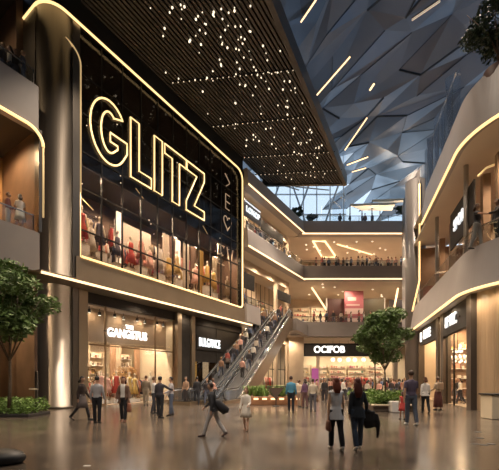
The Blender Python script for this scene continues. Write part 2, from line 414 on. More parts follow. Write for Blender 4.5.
# ------------------------------------------------------------------ left side beyond the facade (s 17 to 30.6) and the far end
E2 = 30.6
def fas(z0, z1, nm='wall_fascia'):
    pass
for (z0, z1) in ((21.1, 22.85), (14.95, 16.9)):
    struct(MB().prism_yz([(-.5, z1), (-.62, z1-.15), (-.75, z0), (.2, z0), (.2, z1)], SE+.4, E2-.02), 'wall_fascia_left', M_grayfas, LF)
    struct(MB().box(SE+.4, E2, -.80, -.72, z0-.02, z0+.12), 'trim', M_neon2, LF)
    struct(MB().box(SE+.4, E2, .2, 5.5, z0, z0+.2).prism_yz([(.2, z1-.5), (5.5, z1-.5), (5.5, z1-.3), (.2, z1-.3)], SE+.4, E2), 'ceiling_left', M_ceil, LF)
struct(MB().prism_yz([(-.5, 9.3), (-.62, 7.45), (.2, 7.45), (.2, 9.3)], SE+.4, 19.6).prism_yz([(-.5, 9.3), (-.62, 7.45), (.2, 7.45), (.2, 9.3)], 28.2, E2-.02), 'wall_fascia_left', M_grayfas, LF)
struct(MB().box(SE+.4, 19.6, .2, 5.5, 7.4, 7.6).box(19.6, 25.6, 3.3, 5.5, 7.4, 7.6).box(25.6, E2, .2, 5.5, 7.4, 7.6), 'ceiling_left', M_ceil, LF)
struct(MB().box(19.45, 19.6, .2, 3.3, 7.4, 9.3).box(19.6, 25.6, 3.2, 3.35, 7.4, 9.3), 'wall_fascia_left', M_grayfas, LF)
for z in (16.8, 22.7): struct(MB().box(SE+.4, E2, .2, 5.5, z-.1, z+.05), 'floor_left', M_shopfl, LF)
struct(MB().box(SE+.4, 19.45, .2, 5.5, 9.1, 9.25).box(19.6, 25.6, 3.35, 5.5, 9.1, 9.25).box(25.6, E2, .2, 5.5, 8.8, 9.25), 'floor_left', M_shopfl, LF)
# shopfronts set back 2.6 m on each level
YS = 1.6
for lv, (z0, z1) in enumerate(((0, 7.4), (8.85, 14.95), (16.35, 21.1))):
    struct(MB().box(SE+.4, E2+3.5, 5.3, 5.5, z0, z1), 'wall_left_shops', (M_cream, M_beige, M_beige)[lv], LF)
    mb = MB()
    for x in (SE+.5, 20.2, 23.6, 27.2, 30.3):
        if lv == 1 and x in (20.2, 23.6): mb.box(x-.25, x+.25, YS+2, YS+2.4, z0+.4, z1)
        else: mb.box(x-.25, x+.25, YS, YS+.4, z0, z1 if lv else 7.4)
    mb.box(SE+.4, E2, YS+.02, YS+.4, z1-.9, z1)
    struct(mb, 'wall_shopfront', M_beige, LF)
    mb = MB(); y_ = YS+.3 if lv != 1 else YS+2.1
    for k in range(12): x = SE+1.2+k*1.1; mb.box(x-.03, x+.03, y_, y_+.06, z0+.4, z1-.9)
    mb.box(SE+.5, E2, y_, y_+.06, z0+3.0, z0+3.1)
    struct(mb, 'trim', M_mull, LF)
    for x in (18.5, 22, 25.5, 29): lamp(LF.p(x, .7, z1-.3), 480, (1, .76, .52))
    for x in (19, 25): lamp(LF.p(x, 3.4, z1-.3), 950, (1, .78, .54))
mb = MB(); mb.box(17.6, 21.6, .62, .70, 18.95, 20.75); struct(mb, 'wall_panel', mat('grey_panel', (.22, .22, .23), .6), LF)
s = thing('shop_sign', 'pale LOXOP letters on a grey panel at the top left balcony', 'sign', LF.p(19.9, .56, 19.75), LF.a)
text_mesh('lettering', 'LOXOP', .85, M_signc, s, (0, 0, 0), xs=.95)
MB().box(-1.5, 1.5, .0, .04, .72, .8).build('light_bar', M_signc, s)
for (x0, x1, z0, z1, lab) in ((18.3, 20.8, 11.5, 13.2, 'black sign board above a middle left shop near the neon frame'), (26.2, 29.8, 11.8, 13.0, 'black sign board above the farthest middle left shop'), (22.2, 27.6, 19.0, 20.2, 'dark sign board above the far top left shop')):
    b = MB().box(x0, x1, .95, 1.05, z0, z1, .02).build('sign_board', M_darkpan); b.location = (LF.x, LF.y, 0); b.rotation_euler = (0, 0, LF.a)
    tag(b, lab, 'sign')
railing(LF, SE+.5, E2-.4, -.42, 16.9, 'glass balustrade of the upper left balcony beyond the facade', h=.75)
railing(LF, SE+.5, 19.5, -.42, 9.3, 'glass balustrade of the lower left balcony beyond the facade', h=.75)
# ---------------- far end
XB = 17.6
struct(MB().box(-.2, XB, -.6, .4, 21.0, 22.75), 'wall_fascia_far', M_grayfas, BF)
struct(MB().box(0.2, XB, -.66, -.58, 20.98, 21.14), 'trim', M_neon2, BF)
struct(MB().box(-.2, XB, -.6, .4, 15.0, 16.8), 'wall_fascia_far', M_grayfas, BF)
struct(MB().box(0.2, XB, -.66, -.58, 14.98, 15.14), 'trim', M_neon2, BF)
struct(MB().box(-.4, XB, -.6, .4, 7.5, 9.35), 'wall_fascia_far', M_grayfas, BF)
for z0, z1 in ((7.4, 9.3), (15.0, 16.75), (21.0, 22.7)):
    struct(MB().box(-3, XB+4, .4, 12, z1-.1, z1), 'floor_far', M_shopfl, BF)
    struct(MB().box(-3, XB+4, .4, 12, z0, z0+.15), 'ceiling_far', M_ceil, BF)
for lv, (z0, z1) in enumerate(((0, 7.4), (8.9, 15.0), (16.3, 21.0))):
    struct(MB().box(-8, XB+4, 10.5, 10.8, z0, z1), 'wall_far', (M_cream, M_beige, M_beige)[lv], BF)
    for x in (2, 7, 12, 16.5): lamp(BF.p(x, 1.6, z1-.3), 650, (1, .76, .52)); 
    for x in (4, 10, 15): lamp(BF.p(x, 7, z1-.3), 1300, (1, .78, .54))
railing(BF, 0, XB, -.3, 16.8, 'glass balustrade across the far upper bridge', h=.8)
railing(BF, 0.2, XB, -.3, 9.35, 'glass balustrade across the far lower bridge', h=.8)
railing(BF, 0, XB, -.3, 22.75, 'glass balustrade along the rooftop deck', h=.8)
# landing at the head of the escalators
struct(MB().prism([(2.1, 42.1), (4.6, 41.6), (5.5, 40.2), (7.6, 44.9), (6.4, 44.9), (4.2, 44.6)], 7.6, 9.0), 'floor_landing', M_grayfas)
# far ground floor shops: sign band, piers, glass
struct(MB().box(.6, 9.5, .1, .5, 4.9, 6.6), 'wall_sign_band', M_darkpan, BF)
struct(MB().box(-1.5, .5, 0, .6, 0, 7.5).box(2.3, 2.7, .2, .6, 0, 4.9).box(12.6, 13.2, .2, .6, 0, 7.5), 'wall_pier_far', M_beige, BF)
s = thing('shop_sign', 'white OCIFOB letters on the dark band at the far end of the mall', 'sign', BF.p(3.95, .05, 5.75), 0)
text_mesh('lettering', 'OCIFOB', 1.25, M_sign, s, (0, 0, 0), xs=.92, bold=.035)
MB().box(-2.2, 2.2, .02, .05, -.06, .06).build('mounting_bar', M_mull, s)

# far end dressing: slanted cove lights, banner, ceiling light loops
def light_line(pts, r, name='ceiling_light', label='', group=None, m=None):
    o = MB().tube([tuple(p) for p in pts], r, 6).build(name, m or M_neon2, None, True)
    return tag(o, label, 'light', group)
o = MB().tube([at(313, 47, 20.85), at(325, 47, 20.85), at(336, 53, 20.85), at(322, 53, 20.85)], .12, 6, closed=True).build('ceiling_light', M_neon2)
tag(o, 'lozenge shaped ceiling light ring under the far top deck', 'light')
light_line([at(337, 48, 20.85), at(372, 52, 20.85)], .07, label='slim diagonal ceiling light right of the lozenge ring')
light_line([at(312, 48.0, 14.7), at(330, 54, 12)], .13, label='slanted light bar at the left end of the lower bridge shops')
light_line([at(398, 47.5, 14.5), at(393, 50, 11.4)], .13, label='slanted light bar at the right end of the lower bridge shops')
for k in range(26):
    o = MB().lathe([(.12, 0), (.12, -.05)], 8).build('downlight', M_point) if k == 0 else bpy.data.objects['downlight'].copy()
    if k: COL.objects.link(o)
    o.location = (8+R.random()*13, 47+R.random()*7, 20.97 if k % 2 else 14.97)
    tag(o, 'small round downlight in the ceiling of the far bridges', 'lamp', 'downlights under the far bridges')
t = thing('banner', 'pink and red poster with pale bands hanging behind the far lower bridge', 'banner', at(354, 48.5, 9.6), 0)
MB().box(-1.35, 1.35, 0, .06, 0, 4.8).build('backing', mat('banner_pink', (.55, .17, .2), .6), t)
mb = MB()
for z0, z1, x0, x1 in ((1.5, 2.3, -1.3, 1.3), (.4, .9, -1, 1), (2.7, 2.9, -1.1, .8), (3.4, 3.9, -.9, .3)): mb.box(x0, x1, -.03, 0, z0, z1)
mb.build('printed_bands', mat('banner_pale', (.8, .6, .55), .6), t)
for i, (px, w, c) in enumerate(((337, 1.4, (.10, .045, .04)), (372, 1.8, (.12, .10, .06)), (398, 1.2, (.03, .02, .02)))):
    o = MB().box(-w, w, 0, .4, 0, 4.6 if i < 2 else 2.4, .04).build('shop_partition', mat('partition%d' % i, c, .5))
    o.location = at(px, 49.5, 8.95 if i < 2 else 11); tag(o, ('dark maroon partition left of the pink poster', 'olive brown partition right of the pink poster', 'black hanging screen at the right end of the lower bridge')[i], 'partition')
    if i < 2:
        mb = MB()
        mb.box(-w-.12, -w, -.05, .45, 0, 4.7).box(w, w+.12, -.05, .45, 0, 4.7); f = mb.build('edge_strip', M_white, o)
        MB().box(-w, w, -.04, 0, 1.2, 1.3).build('rail', M_steel, o)
    else: MB().box(-.05, .05, .1, .2, 2.4, 4).build('hanger', M_dsteel, o)

# rooftop deck: skylight gable with trusses against the dusk sky
gy = 51.0
struct(MB().box(-4, 14.4, gy, gy+.06, 22.7, 36).box(14.4, 34, 59.4, 59.46, 22.7, 34), 'window_4', glass('sky_glass', (.95, .98, 1), .05))
mb = MB()
for x in range(-4, 16, 2): mb.box(x-.06, x+.06, gy-.15, gy+.1, 22.7, 36)
for z in (26.5, 29.5, 32.5): mb.box(-4, 14.4, gy-.15, gy+.1, z-.05, z+.05)
for k in range(5):
    x = 2+k*2.2; mb.tube([(x, gy-.6, 24), (x+3.5*(-1)**k, gy-.6, 34)], .13, 6)
    mb.tube([(x-2, gy-1.2, 30+(k % 3)), (x+3, gy-1.2, 31.5-(k % 2)*2)], .09, 6)
struct(mb, 'trim', mat('white_steel', (.6, .66, .72), .35, .3))
# low pitched slabs with lit undersides on the deck
for i, (a, b, c, d, z0, z1) in enumerate((((350, 50), (395, 50), (392, 54), (362, 54), 27.3, 28.6), ((372, 52), (408, 52), (410, 55), (380, 55), 29.0, 30.4))):
    ps = [at(a[0], a[1], z0), at(b[0], b[1], z0+.2), at(c[0], c[1], z1), at(d[0], d[1], z1)]
    mb = MB(); vs_ = [mb.bm.verts.new(p) for p in ps]+[mb.bm.verts.new(p+Vector((0, 0, .3))) for p in ps]
    for q in ((0, 1, 2, 3), (7, 6, 5, 4), (0, 4, 5, 1), (1, 5, 6, 2), (2, 6, 7, 3), (3, 7, 4, 0)): mb.bm.faces.new([vs_[j] for j in q])
    o = mb.build('deck_canopy', M_cream); tag(o, ('low folded pale canopy lit from below on the rooftop deck', 'smaller folded canopy behind, at the right end of the rooftop deck')[i], 'canopy')
    for q in (0, 3):
        MB().tube([ps[q], Vector((ps[q].x, ps[q].y, 22.7))], .08, 6).build('post', M_dsteel, o)
lamp(at(372, 51.8, 24.6), 900, (1, .75, .5), .15, 2.6, (PI, 0, 0)); lamp(at(394, 53.4, 25.6), 700, (1, .75, .5), .15, 2.6, (PI, 0, 0))
def bench(label, loc, L=3, rz=0, m=None):
    t = thing('bench', label, 'bench', loc, rz)
    MB().box(-L/2, L/2, -.3, .3, .38, .5, .03).build('seat', m or M_darkpan, t)
    for x in (-L/2+.3, L/2-.3): MB().box(x-.06, x+.06, -.25, .25, 0, .38).build('leg', M_dsteel, t)
    return t
bench('dark lounge bench on the rooftop deck behind the balustrade', at(360, 47.2, 22.7), 4.5)

# ------------------------------------------------------------------ slatted ceiling
ZC = 23.9
def redge(Y): return 1.18+(Y-20)*.519
poly = [(1.55, 38.9), (redge(38.5), 38.5), (redge(-4), -4), (-26, -4)]
struct(MB().prism([(p[0], p[1]) for p in poly], ZC+.55, ZC+.9), 'ceiling', M_over)
mb = MB(); dx, dy = .5485, .836; nx, ny = .836, -.5485
for k in range(0, 98):
    w = .15+k*.26
    # clip a line parallel to the facade at distance w to the polygon
    def inside(s):
        X = -10.1+dx*s+nx*w; Y = 20+dy*s+ny*w
        return -4 < Y < 38.7 and X < redge(Y)-.1
    ss = [s/4 for s in range(-180, 120) if inside(s/4)]
    if len(ss) < 6: continue
    for s_ in (0,):
        a, b = ss[0], ss[-1]
        p = [(-10.1+dx*s+nx*(w+e), 20+dy*s+ny*(w+e)) for s, e in ((a, -.075), (b, -.075), (b, .075), (a, .075))]
        mb.prism(p, ZC, ZC+.2)
struct(mb, 'ceiling_slats', M_slat)
mb = MB()
def beam(p, q, w, z0, z1):
    p, q = Vector(p), Vector(q); d = (q-p).normalized(); n = Vector((-d.y, d.x))*w/2
    mb.prism([tuple(p-n), tuple(q-n), tuple(q+n), tuple(p+n)], z0, z1)
beam((redge(38.6), 38.6), (redge(-4), -4), .35, ZC-.2, ZC+1.1)
beam((1.4, 38.8), (redge(38.6), 38.6), .35, ZC-.1, ZC+1.1)
struct(mb, 'trim', M_dsteel)
M_pdim = mat('bulb_dim', (1, 1, 1), emit=.9, ecol=(1, .8, .55))
# dotted light strips across the slats
for i, (xa, ya, xb, yb) in enumerate(((170, 83, 296, 70), (211, 127, 306, 117), (238, 158, 335, 152), (255, 175, 342, 170))):
    t = thing('light_strip', 'dotted warm light strip across the slatted ceiling, %s' % ('nearest the viewer', 'second from the viewer', 'third from the viewer', 'last before the skylight edge')[i], 'light', (0, 0, 0))
    def onc(px, py): Y = (ZC-.1-EZ)*F/(HY-py); return Vector(((px-CX)/F*Y, Y, ZC-.06))
    a, b = onc(xa, ya), onc(xb, yb); t.location = a; d = b-a; L = d.length
    MB().tube([(0, 0, 0), tuple(d)], .04, 6).build('track', M_mull, t)
    mb = MB(); n = int(L/.42)
    for k in range(n): p = d*((k+.5)/n); mb.ball((p.x, p.y, p.z-.05), .042, 6, 4)
    tag(mb.build('bulbs', M_pdim, t), kind='stuff')
# pinpoint lights
pp = MB().ball((0, 0, 0), .055, 6, 4)
first = pp.build('pinpoint_light', M_point)
cnt = 0
while cnt < 150:
    px, py = R.uniform(110, 340), R.uniform(2, 180); c = (px-300+.1*(90-py))
    if R.random() > (math.exp(-((px-(215+py*.55+R.uniform(-20, 20)))/38)**2)+.10): continue
    Y = (ZC-EZ)*F/(HY-py); X = (px-CX)/F*Y
    if X > redge(Y)-.5 or Y > 38 or (X+10.1-.656*(Y-20)) < 1.0: continue
    o = first if cnt == 0 else first.copy()
    if cnt: COL.objects.link(o)
    k = R.choice((.7, 1, 1, 1.3)); o.scale = (k, k, k)
    o.location = (X, Y, ZC-.08); tag(o, 'pinpoint light set into the dark slatted ceiling', 'light', 'pinpoint lights of the slatted ceiling'); cnt += 1

# ------------------------------------------------------------------ faceted roof
def roofz(x, y): return 33.5-.004*(x-4)**2*(1 if x > 4 else .2)-.10*max(0, x-10)-.05*max(0, y-46)
rm = []
for i, (c, tr) in enumerate((((.14, .165, .21), .26), ((.115, .135, .17), .2), ((.15, .185, .24), .34), ((.13, .13, .145), .12), ((.16, .195, .25), .38), ((.125, .13, .15), .12))):
    m = bpy.data.materials.new('roof_facet_%d' % i); m.use_nodes = True; nt = m.node_tree; b = nt.nodes['Principled BSDF']
    b.inputs['Base Color'].default_value = (*c, 1); b.inputs['Roughness'].default_value = .3; b.inputs['Metallic'].default_value = .35
    tb = nt.nodes.new('ShaderNodeBsdfTransparent'); mx = nt.nodes.new('ShaderNodeMixShader'); mx.inputs[0].default_value = tr*.8
    nz = nt.nodes.new('ShaderNodeTexNoise'); nz.inputs['Scale'].default_value = .35; tc = nt.nodes.new('ShaderNodeTexCoord')
    mm = nt.nodes.new('ShaderNodeMapRange'); mm.inputs[1].default_value = .3; mm.inputs[2].default_value = .7; mm.inputs[3].default_value = tr*.5; mm.inputs[4].default_value = tr
    nt.links.new(tc.outputs['Object'], nz.inputs['Vector']); nt.links.new(nz.outputs['Fac'], mm.inputs[0]); nt.links.new(mm.outputs[0], mx.inputs[0])
    tb.inputs[0].default_value = (.8, .9, 1, 1)
    nt.links.new(b.outputs[0], mx.inputs[1]); nt.links.new(tb.outputs[0], mx.inputs[2]); nt.links.new(mx.outputs[0], nt.nodes['Material Output'].inputs[0])
    rm.append(m)
U = Vector((.46, -.888)); V = Vector((.888, .46)); grid = {}
mb = MB(); rr = random.Random(5)
LU, LV = 4.8, 1.9
def gp(i, j):
    if (i, j) not in grid:
        q = U*(i*LU+rr.uniform(-1.7, 1.7)+(j % 2)*2.4)+V*(j*LV+rr.uniform(-.6, .6)); q = q+Vector((8, 30))
        grid[(i, j)] = mb.bm.verts.new((q.x, q.y, roofz(q.x, q.y)+rr.uniform(-.42, .5)))
    return grid[(i, j)]
edges = []
for i in range(-10, 12):
    for j in range(-18, 22):
        a, b, c, d = gp(i, j), gp(i+1, j), gp(i+1, j+1), gp(i, j+1)
        cen = (a.co+c.co)/2
        if not (-14 < cen.x < 42 and -12 < cen.y < 60) or (cen.x < 14.5 and cen.y > 50) or cen.y > 58: continue
        for tri in (((a, b, c), (a, c, d)) if (i+j) % 2 else ((a, b, d), (b, c, d))):
            f = mb.bm.faces.new(tri); f.material_index = rr.choice((0, 0, 1, 1, 2, 3, 4, 5, 3))
        if rr.random() < .6: edges.append((a.co.copy(), b.co.copy()))
        if rr.random() < .25: edges.append((a.co.copy(), d.co.copy()))
struct(mb, 'ceiling_roof', rm)
mb = MB()
for a, b in edges: mb.tube([a-Vector((0, 0, .05)), b-Vector((0, 0, .05))], rr.choice((.03, .04, .09)), 5)
struct(mb, 'trim', mat('roof_rib', (.05, .06, .075), .4, .6))
for i, (x0, y0, x1, y1, r) in enumerate(((310, 103, 350, 57, .07), (345, 150, 367, 118, .07), (301, 22, 316, 0, .07), (412, 20, 440, 1, .08), (347, 165, 368, 157, .07), (352, 172, 366, 168, .06), (370, 90, 374, 84, .1))):
    def on(px, py):
        Y = 30.
        for _ in range(30):
            X = (px-CX)/F*Y; Y = (roofz(X, Y)-1.6-EZ)*F/(HY-py)
        return Vector(((px-CX)/F*Y, Y, roofz(X, Y)-1.6))
    a, b = on(x0, y0), on(x1, y1)
    t = thing('linear_light', ('long pale light bar slanting across the glass roof centre', 'light bar low on the roof above the far deck', 'light bar at the top edge beside the slatted ceiling', 'faint light bar at the top right of the roof', 'short light bar at the far end of the roof', 'shortest light bar at the far end of the roof', 'tiny light fitting in the middle of the roof')[i], 'light', a)
    d = (b-a); hs = MB().tube([(0, 0, .14), (d.x, d.y, d.z+.14)], r*.9, 5).build('housing', M_dsteel, t)
    MB().tube([(0, 0, 0), tuple(b-a)], r, 6).build('tube', M_neon2 if i != 3 else mat('bar_dim', (1, .8, .6), emit=.35, ecol=(1, .8, .6)), hs)

# ------------------------------------------------------------------ right building
def rpath(z, off=0, s0=0):      # plan line of the fascia edge: straight, then rounding the near corner to the right
    P = []
    for s in (s0, 5.5, 8, 12, 13.4): P.append(RF.p(s, -off))
    for k in range(1, 25):
        a = k/24*math.radians(74); r = 3.4+off
        P.append(RF.p(13.4+r*math.sin(a), -off+r*(1-math.cos(a))))
    e = P[-1]; d = (P[-1]-P[-2]).normalized(); P.append(e+d*10)
    return [Vector((p.x, p.y, z)) for p in P]
def rslab(name, z0, z1, off0, off1, th, m, s0=0):
    """fascia wall: off0 outward at the bottom, off1 at the top, th thick"""
    mb = MB(); A = rpath(z0, off0, s0); B = rpath(z1, off1, s0); C = rpath(z1, off1-th, s0); D = rpath(z0, off0-th, s0)
    rows = [[mb.bm.verts.new(q[i]) for q in (A, B, C, D)] for i in range(len(A))]
    for r0, r1 in zip(rows, rows[1:]):
        for k in range(4): mb.bm.faces.new((r0[k], r1[k], r1[(k+1) % 4], r0[(k+1) % 4]))
    mb.bm.faces.new(rows[0]); mb.bm.faces.new(rows[-1][::-1])
    return struct(mb, name, m, None)
def rfloor(name, z0, z1, m, back=9):
    P = rpath(0, .1)
    a = RF.p(0, back); pts = [(p.x, p.y) for p in P]+[(P[-1].x+4, P[-1].y+2), (a.x+6, a.y)]
    return struct(MB().prism(pts, z0, z1), name, m)
ZA0, ZA1, ZB0, ZB1 = 14.1, 16.8, 6.2, 8.45
rslab('wall_fascia_right', ZA0, ZA1, .45, .1, .35, M_grayfas, 4.8)
rslab('wall_fascia_right', ZB0, ZB1, .45, .1, .35, M_grayfas)
for z in (ZA0, ZB0): struct(MB().tube(rpath(z-.02, .42, 4.8 if z > 9 else 0), .075, 8), 'trim', M_neon, None, True)
rfloor('floor_right', 15.7, 15.9, M_shopfl); rfloor('floor_right', 8.0, 8.2, M_shopfl)
rfloor('ceiling_right', ZA0+.0, ZA0+.2, M_ceil); rfloor('ceiling_right', ZB0, ZB0+.2, M_ceil)
# pleated crystal screen above the top fascia
mb = MB(); P = rpath(16.7, -.05, 4.8); Q = []
for a, b in zip(P[:5], P[1:6]):
    n = max(1, int((b-a).length/.7))
    for k in range(n): Q.append(a.lerp(b, k/n))
Q = Q[:-2]
t = thing('glass_screen', 'tall pleated glass screen standing along the top right fascia', 'glass screen', (Q[0].x, Q[0].y, 16.7))
o0 = Q[0]; mb = MB(); prev = None
for k, q in enumerate(Q):
    w = .22*(1 if k % 2 else -1); x, y = q.x-o0.x+w*.963, q.y-o0.y-w*.27
    h_ = 3.2+.3*math.sin(k*1.7)
    cur = (mb.bm.verts.new((x, y, 0)), mb.bm.verts.new((x-.1*(k % 3), y, h_)))
    if prev: mb.bm.faces.new((prev[0], cur[0], cur[1], prev[1]))
    prev = cur
bmesh.ops.solidify(mb.bm, geom=mb.bm.faces[:], thickness=.03)
mb.build('pleated_glass', glass('crystal', (.62, .68, .74), .3, .2, .7), t)
for k in range(0, len(Q), 2):
    q = Q[k]; MB().tube([(q.x-o0.x, q.y-o0.y, 0), (q.x-o0.x, q.y-o0.y, 3.1)], .03, 6).build('post', M_steel, t)
mb = MB()
mb.tube([(q.x-o0.x, q.y-o0.y, 3.15) for q in Q], .04, 6); mb.build('top_rail', M_steel, t)
# far end corner pier with its vertical light
c = RF.p(-.2, 0)
struct(MB().lathe([(.9, 0), (.9, 20.5)], 24, c.x+.35, c.y+.6), 'wall_pier_right', mat('pier_grey', (.21, .19, .18), .35, .3), None, True)
struct(MB().tube([at(419.5, 30.6, 19.3), at(419.5, 30.6, 10.6), at(407.5, 32.8, 6.3)], .075, 6), 'trim', M_neon, None, True)
# curved glass baluster wall between pier and bridge
mb = MB(); A = []
for k in range(7): tt = k/6; A.append((at(420, 31, 0)*(1-tt)+at(408, 45, 0)*tt)+Vector((-1.2*math.sin(tt*PI), 0, 0)))
for z0, z1 in ((7.0, 21.0),):
    r = [(mb.bm.verts.new((p.x, p.y, z0)), mb.bm.verts.new((p.x, p.y, z1))) for p in A]
    for a, b in zip(r, r[1:]): mb.bm.faces.new((a[0], b[0], b[1], a[1]))
bmesh.ops.solidify(mb.bm, geom=mb.bm.faces[:], thickness=.3)
struct(mb, 'wall_curved_right', M_grayfas, None, True)

# ground floor right
def rroom(s0, s1, z0, z1, dep, wm, n, w, ly=.4, col=(1, .70, .40), y0=.5, ceil=M_ceil):
    room(RF, s0, s1, z0, z1, dep, wm, n, w, col, y0, ceil, M_shopfl, ly)
rroom(.4, 5.3, 0, 6.1, 5, M_beige, 2, 520)
rroom(5.5, 13.4, 0, 6.1, 6, M_brown, 3, 1300, ly=.3)
struct(MB().box(13.4, 14.1, .15, .7, 0, 6.2).box(6.6, 7.2, .2, .7, 0, 6.2).box(7.9, 8.6, .2, .7, 0, 6.2).box(-.2, .5, .2, .7, 0, 6.2), 'wall_pier_right', mat('dark_bronze', (.10, .08, .065), .35, .5), RF)
struct(MB().box(7.2, 7.9, .35, .7, 0, 6.2), 'wall_pier_right', M_cream, RF)
struct(MB().box(1.2, 6.6, .2, .5, 4.7, 6.15), 'wall_sign_board', M_darkpan, RF)
struct(MB().box(8.6, 13.4, .2, .5, 4.6, 6.15), 'wall_sign_board', M_darkpan, RF)
struct(MB().box(8.6, 13.4, .42, .45, 0, 4.6), 'window_5', M_glass, RF)
mb = MB()
for x in (8.6, 10.2, 13.4): mb.box(x-.04, x+.04, .38, .48, 0, 4.6)
struct(mb, 'trim', M_mull, RF)
s = thing('shop_sign', 'small white NICE letters over the beige shop at the far right', 'sign', RF.p(3.9, .12, 5.4), RF.a)
text_mesh('lettering', 'NICE', .95, M_sign, s, (0.2, 0, 0), xs=1.1, bold=.03)
MB().box(-2.35, -1.9, -.02, .06, -.4, .4, .02).build('logo_tile', M_sign, s)
s = thing('shop_sign', 'white BF PEC letters on the dark board over the chandelier shop', 'sign', RF.p(10.6, .12, 5.35), RF.a)
text_mesh('lettering', 'BF PEC', 1.0, mat('sign_grey', (1, 1, 1), emit=.85, ecol=(.9, .96, 1)), s, (0, 0, 0), xs=.8, bold=.0)
MB().box(-1.6, 1.6, .02, .06, -.05, .05).build('mounting_bar', M_mull, s)
# near right bay: tall timber veneer panels behind the column
pr = rpath(0, -.6)
mb = MB()
for k in range(4, len(pr)-1):
    a, b = pr[k], pr[k+1]; n = Vector((-(b-a).y, (b-a).x, 0)).normalized()*.25
    mb.prism([(a.x, a.y), (b.x, b.y), (b.x+n.x*-1, b.y+n.y*-1), (a.x-n.x, a.y-n.y)], 0, 6.2)
struct(mb, 'wall_right_veneer', mat('veneer', (.40, .28, .175), .32, .0, var=.3, scale=1.2, stretch=(1, 1, .08), coat=.3))
pr2 = rpath(0, -.5); mb = MB()
for k in (6, 14, 22): p = pr2[k]; mb.box(p.x-.07, p.x+.07, p.y-.07, p.y+.07, 0, 6.2)
struct(mb, 'trim', M_mull)
o = MB().box(-.45, .45, -.35, .35, 0, .98, .03).build('reception_stand', M_cream); o.location = at(497, 14.0, 0)
tag(o, 'pale box shaped stand at the right edge beside the veneer wall', 'stand'); MB().box(-.5, .5, -.4, .4, .98, 1.04, .01).build('top', M_darkpan, o)
# upper right level
struct(MB().box(.3, 16, 4.5, 4.7, 8.2, 13.7), 'wall_right_upper', mat('umber_wall', (.36, .235, .15), .55, var=.12, scale=.6), RF)
mb = MB()
for x in (2.2, 5.2, 8.4, 11.6, 13.6): mb.box(x-.2, x+.2, 1.5, 1.9, 8.2, 13.7)
struct(mb, 'wall_pier_right', mat('umber_pier', (.30, .2, .13), .6), RF)
mb = MB()
for x in (5.7, 12.2): mb.lathe([(.13, 8.2), (.13, 14.1)], 16, x, .5)
struct(mb, 'column_slim', mat('grey_column', (.30, .28, .27), .45), RF, True)
t = thing('shop_sign', 'white lettering on a dark board on the upper right level beside a grey column', 'sign', RF.p(10.9, .6, 11.6), RF.a)
sb = MB().box(-2.2, 2.2, 0, .1, -1.2, 1.2, .02).build('sign_board', M_darkpan, t)
text_mesh('lettering', 'SPORE', .95, mat('sign_soft', (1, 1, 1), emit=.8, ecol=(.9, .95, 1)), sb, (0, -.05, 0), xs=.9, bold=.03)
struct(MB().box(.2, .35, .3, 4.6, 8.2, 13.7), 'wall_right_upper', M_brown, RF)
for q in (8, 16, 24): lamp(rpath(6.05, .3)[q], 100, (1, .78, .54))  # added spots under the soffit to brighten the curved veneer
for x in (3, 7.5, 11, 14.4): lamp(RF.p(x, -.25, 6.1), 130, (1, .78, .54))  # added fill along the right soffit, no fittings modelled
for x in (2, 6, 10, 13.6): lamp(RF.p(x, 2.4, 13.5), 200, (1, .74, .5))
lamp(RF.p(15.2, .9, 13.6), 420, (1, .74, .5))  # added fill for the two figures on the right gallery
for x in (4, 12.5): lamp(RF.p(x, 3.2, 13.2), 300, (1, .64, .36))
# arch lines on the near upper wall
p0 = at(499, 19, 0)
mb = MB(); mb.tube([at(478, 18.4, py=176), at(486, 18.8, py=168), at(499, 19.2, py=163), at(515, 19.6, py=160)], .06, 6)
struct(mb, 'trim', M_neondim, None, True)
# low glass balustrade on the right gallery
P = rpath(ZB1, -.05); P = P[:5]+P[5::3]
t = thing('glass_railing', 'glass balustrade following the curved right gallery', 'railing', tuple(P[0]))
for k in range(len(P)-1):
    a, b = P[k]-P[0], P[k+1]-P[0]; d = (b-a); L = d.length; n = max(1, round(L/2))
    for q in range(n):
        u, v = a+d*(q/n+.01), a+d*((q+1)/n-.01); nn = Vector((-d.y, d.x, 0)).normalized()*.012
        MB().prism([tuple((u-nn)[:2]), tuple((v-nn)[:2]), tuple((v+nn)[:2]), tuple((u+nn)[:2])], .03, .95).build('glass_panel', M_rail, t)
MB().tube([p-P[0]+Vector((0, 0, .98)) for p in P], .03, 6).build('handrail', M_steel, t)

# ------------------------------------------------------------------ chandelier and wall shelves in the right shop
t = thing('chandelier', 'tiered crystal chandelier hanging in the BF PEC shop', 'lamp', RF.p(8.0, 1.25, 3.5), RF.a)
MB().tube([(0, 0, 2.6), (0, 0, .2)], .02, 6).build('stem', M_steel, t)
mb = MB()
for k, r in enumerate((.25, .5, .8)):
    for q in range(6+4*k): a = 2*PI*q/(6+4*k); mb.ball((r*math.cos(a), r*math.sin(a), .1-k*.35), .085, 6, 4)
tag(mb.build('crystals', M_point, t), kind='stuff')
mb = MB()
for k, r in enumerate((.25, .5, .8)): mb.tube([(r*math.cos(2*PI*q/20), r*math.sin(2*PI*q/20), .18-k*.35) for q in range(20)], .015, 5, closed=True)
mb.build('rings', M_steel, t)

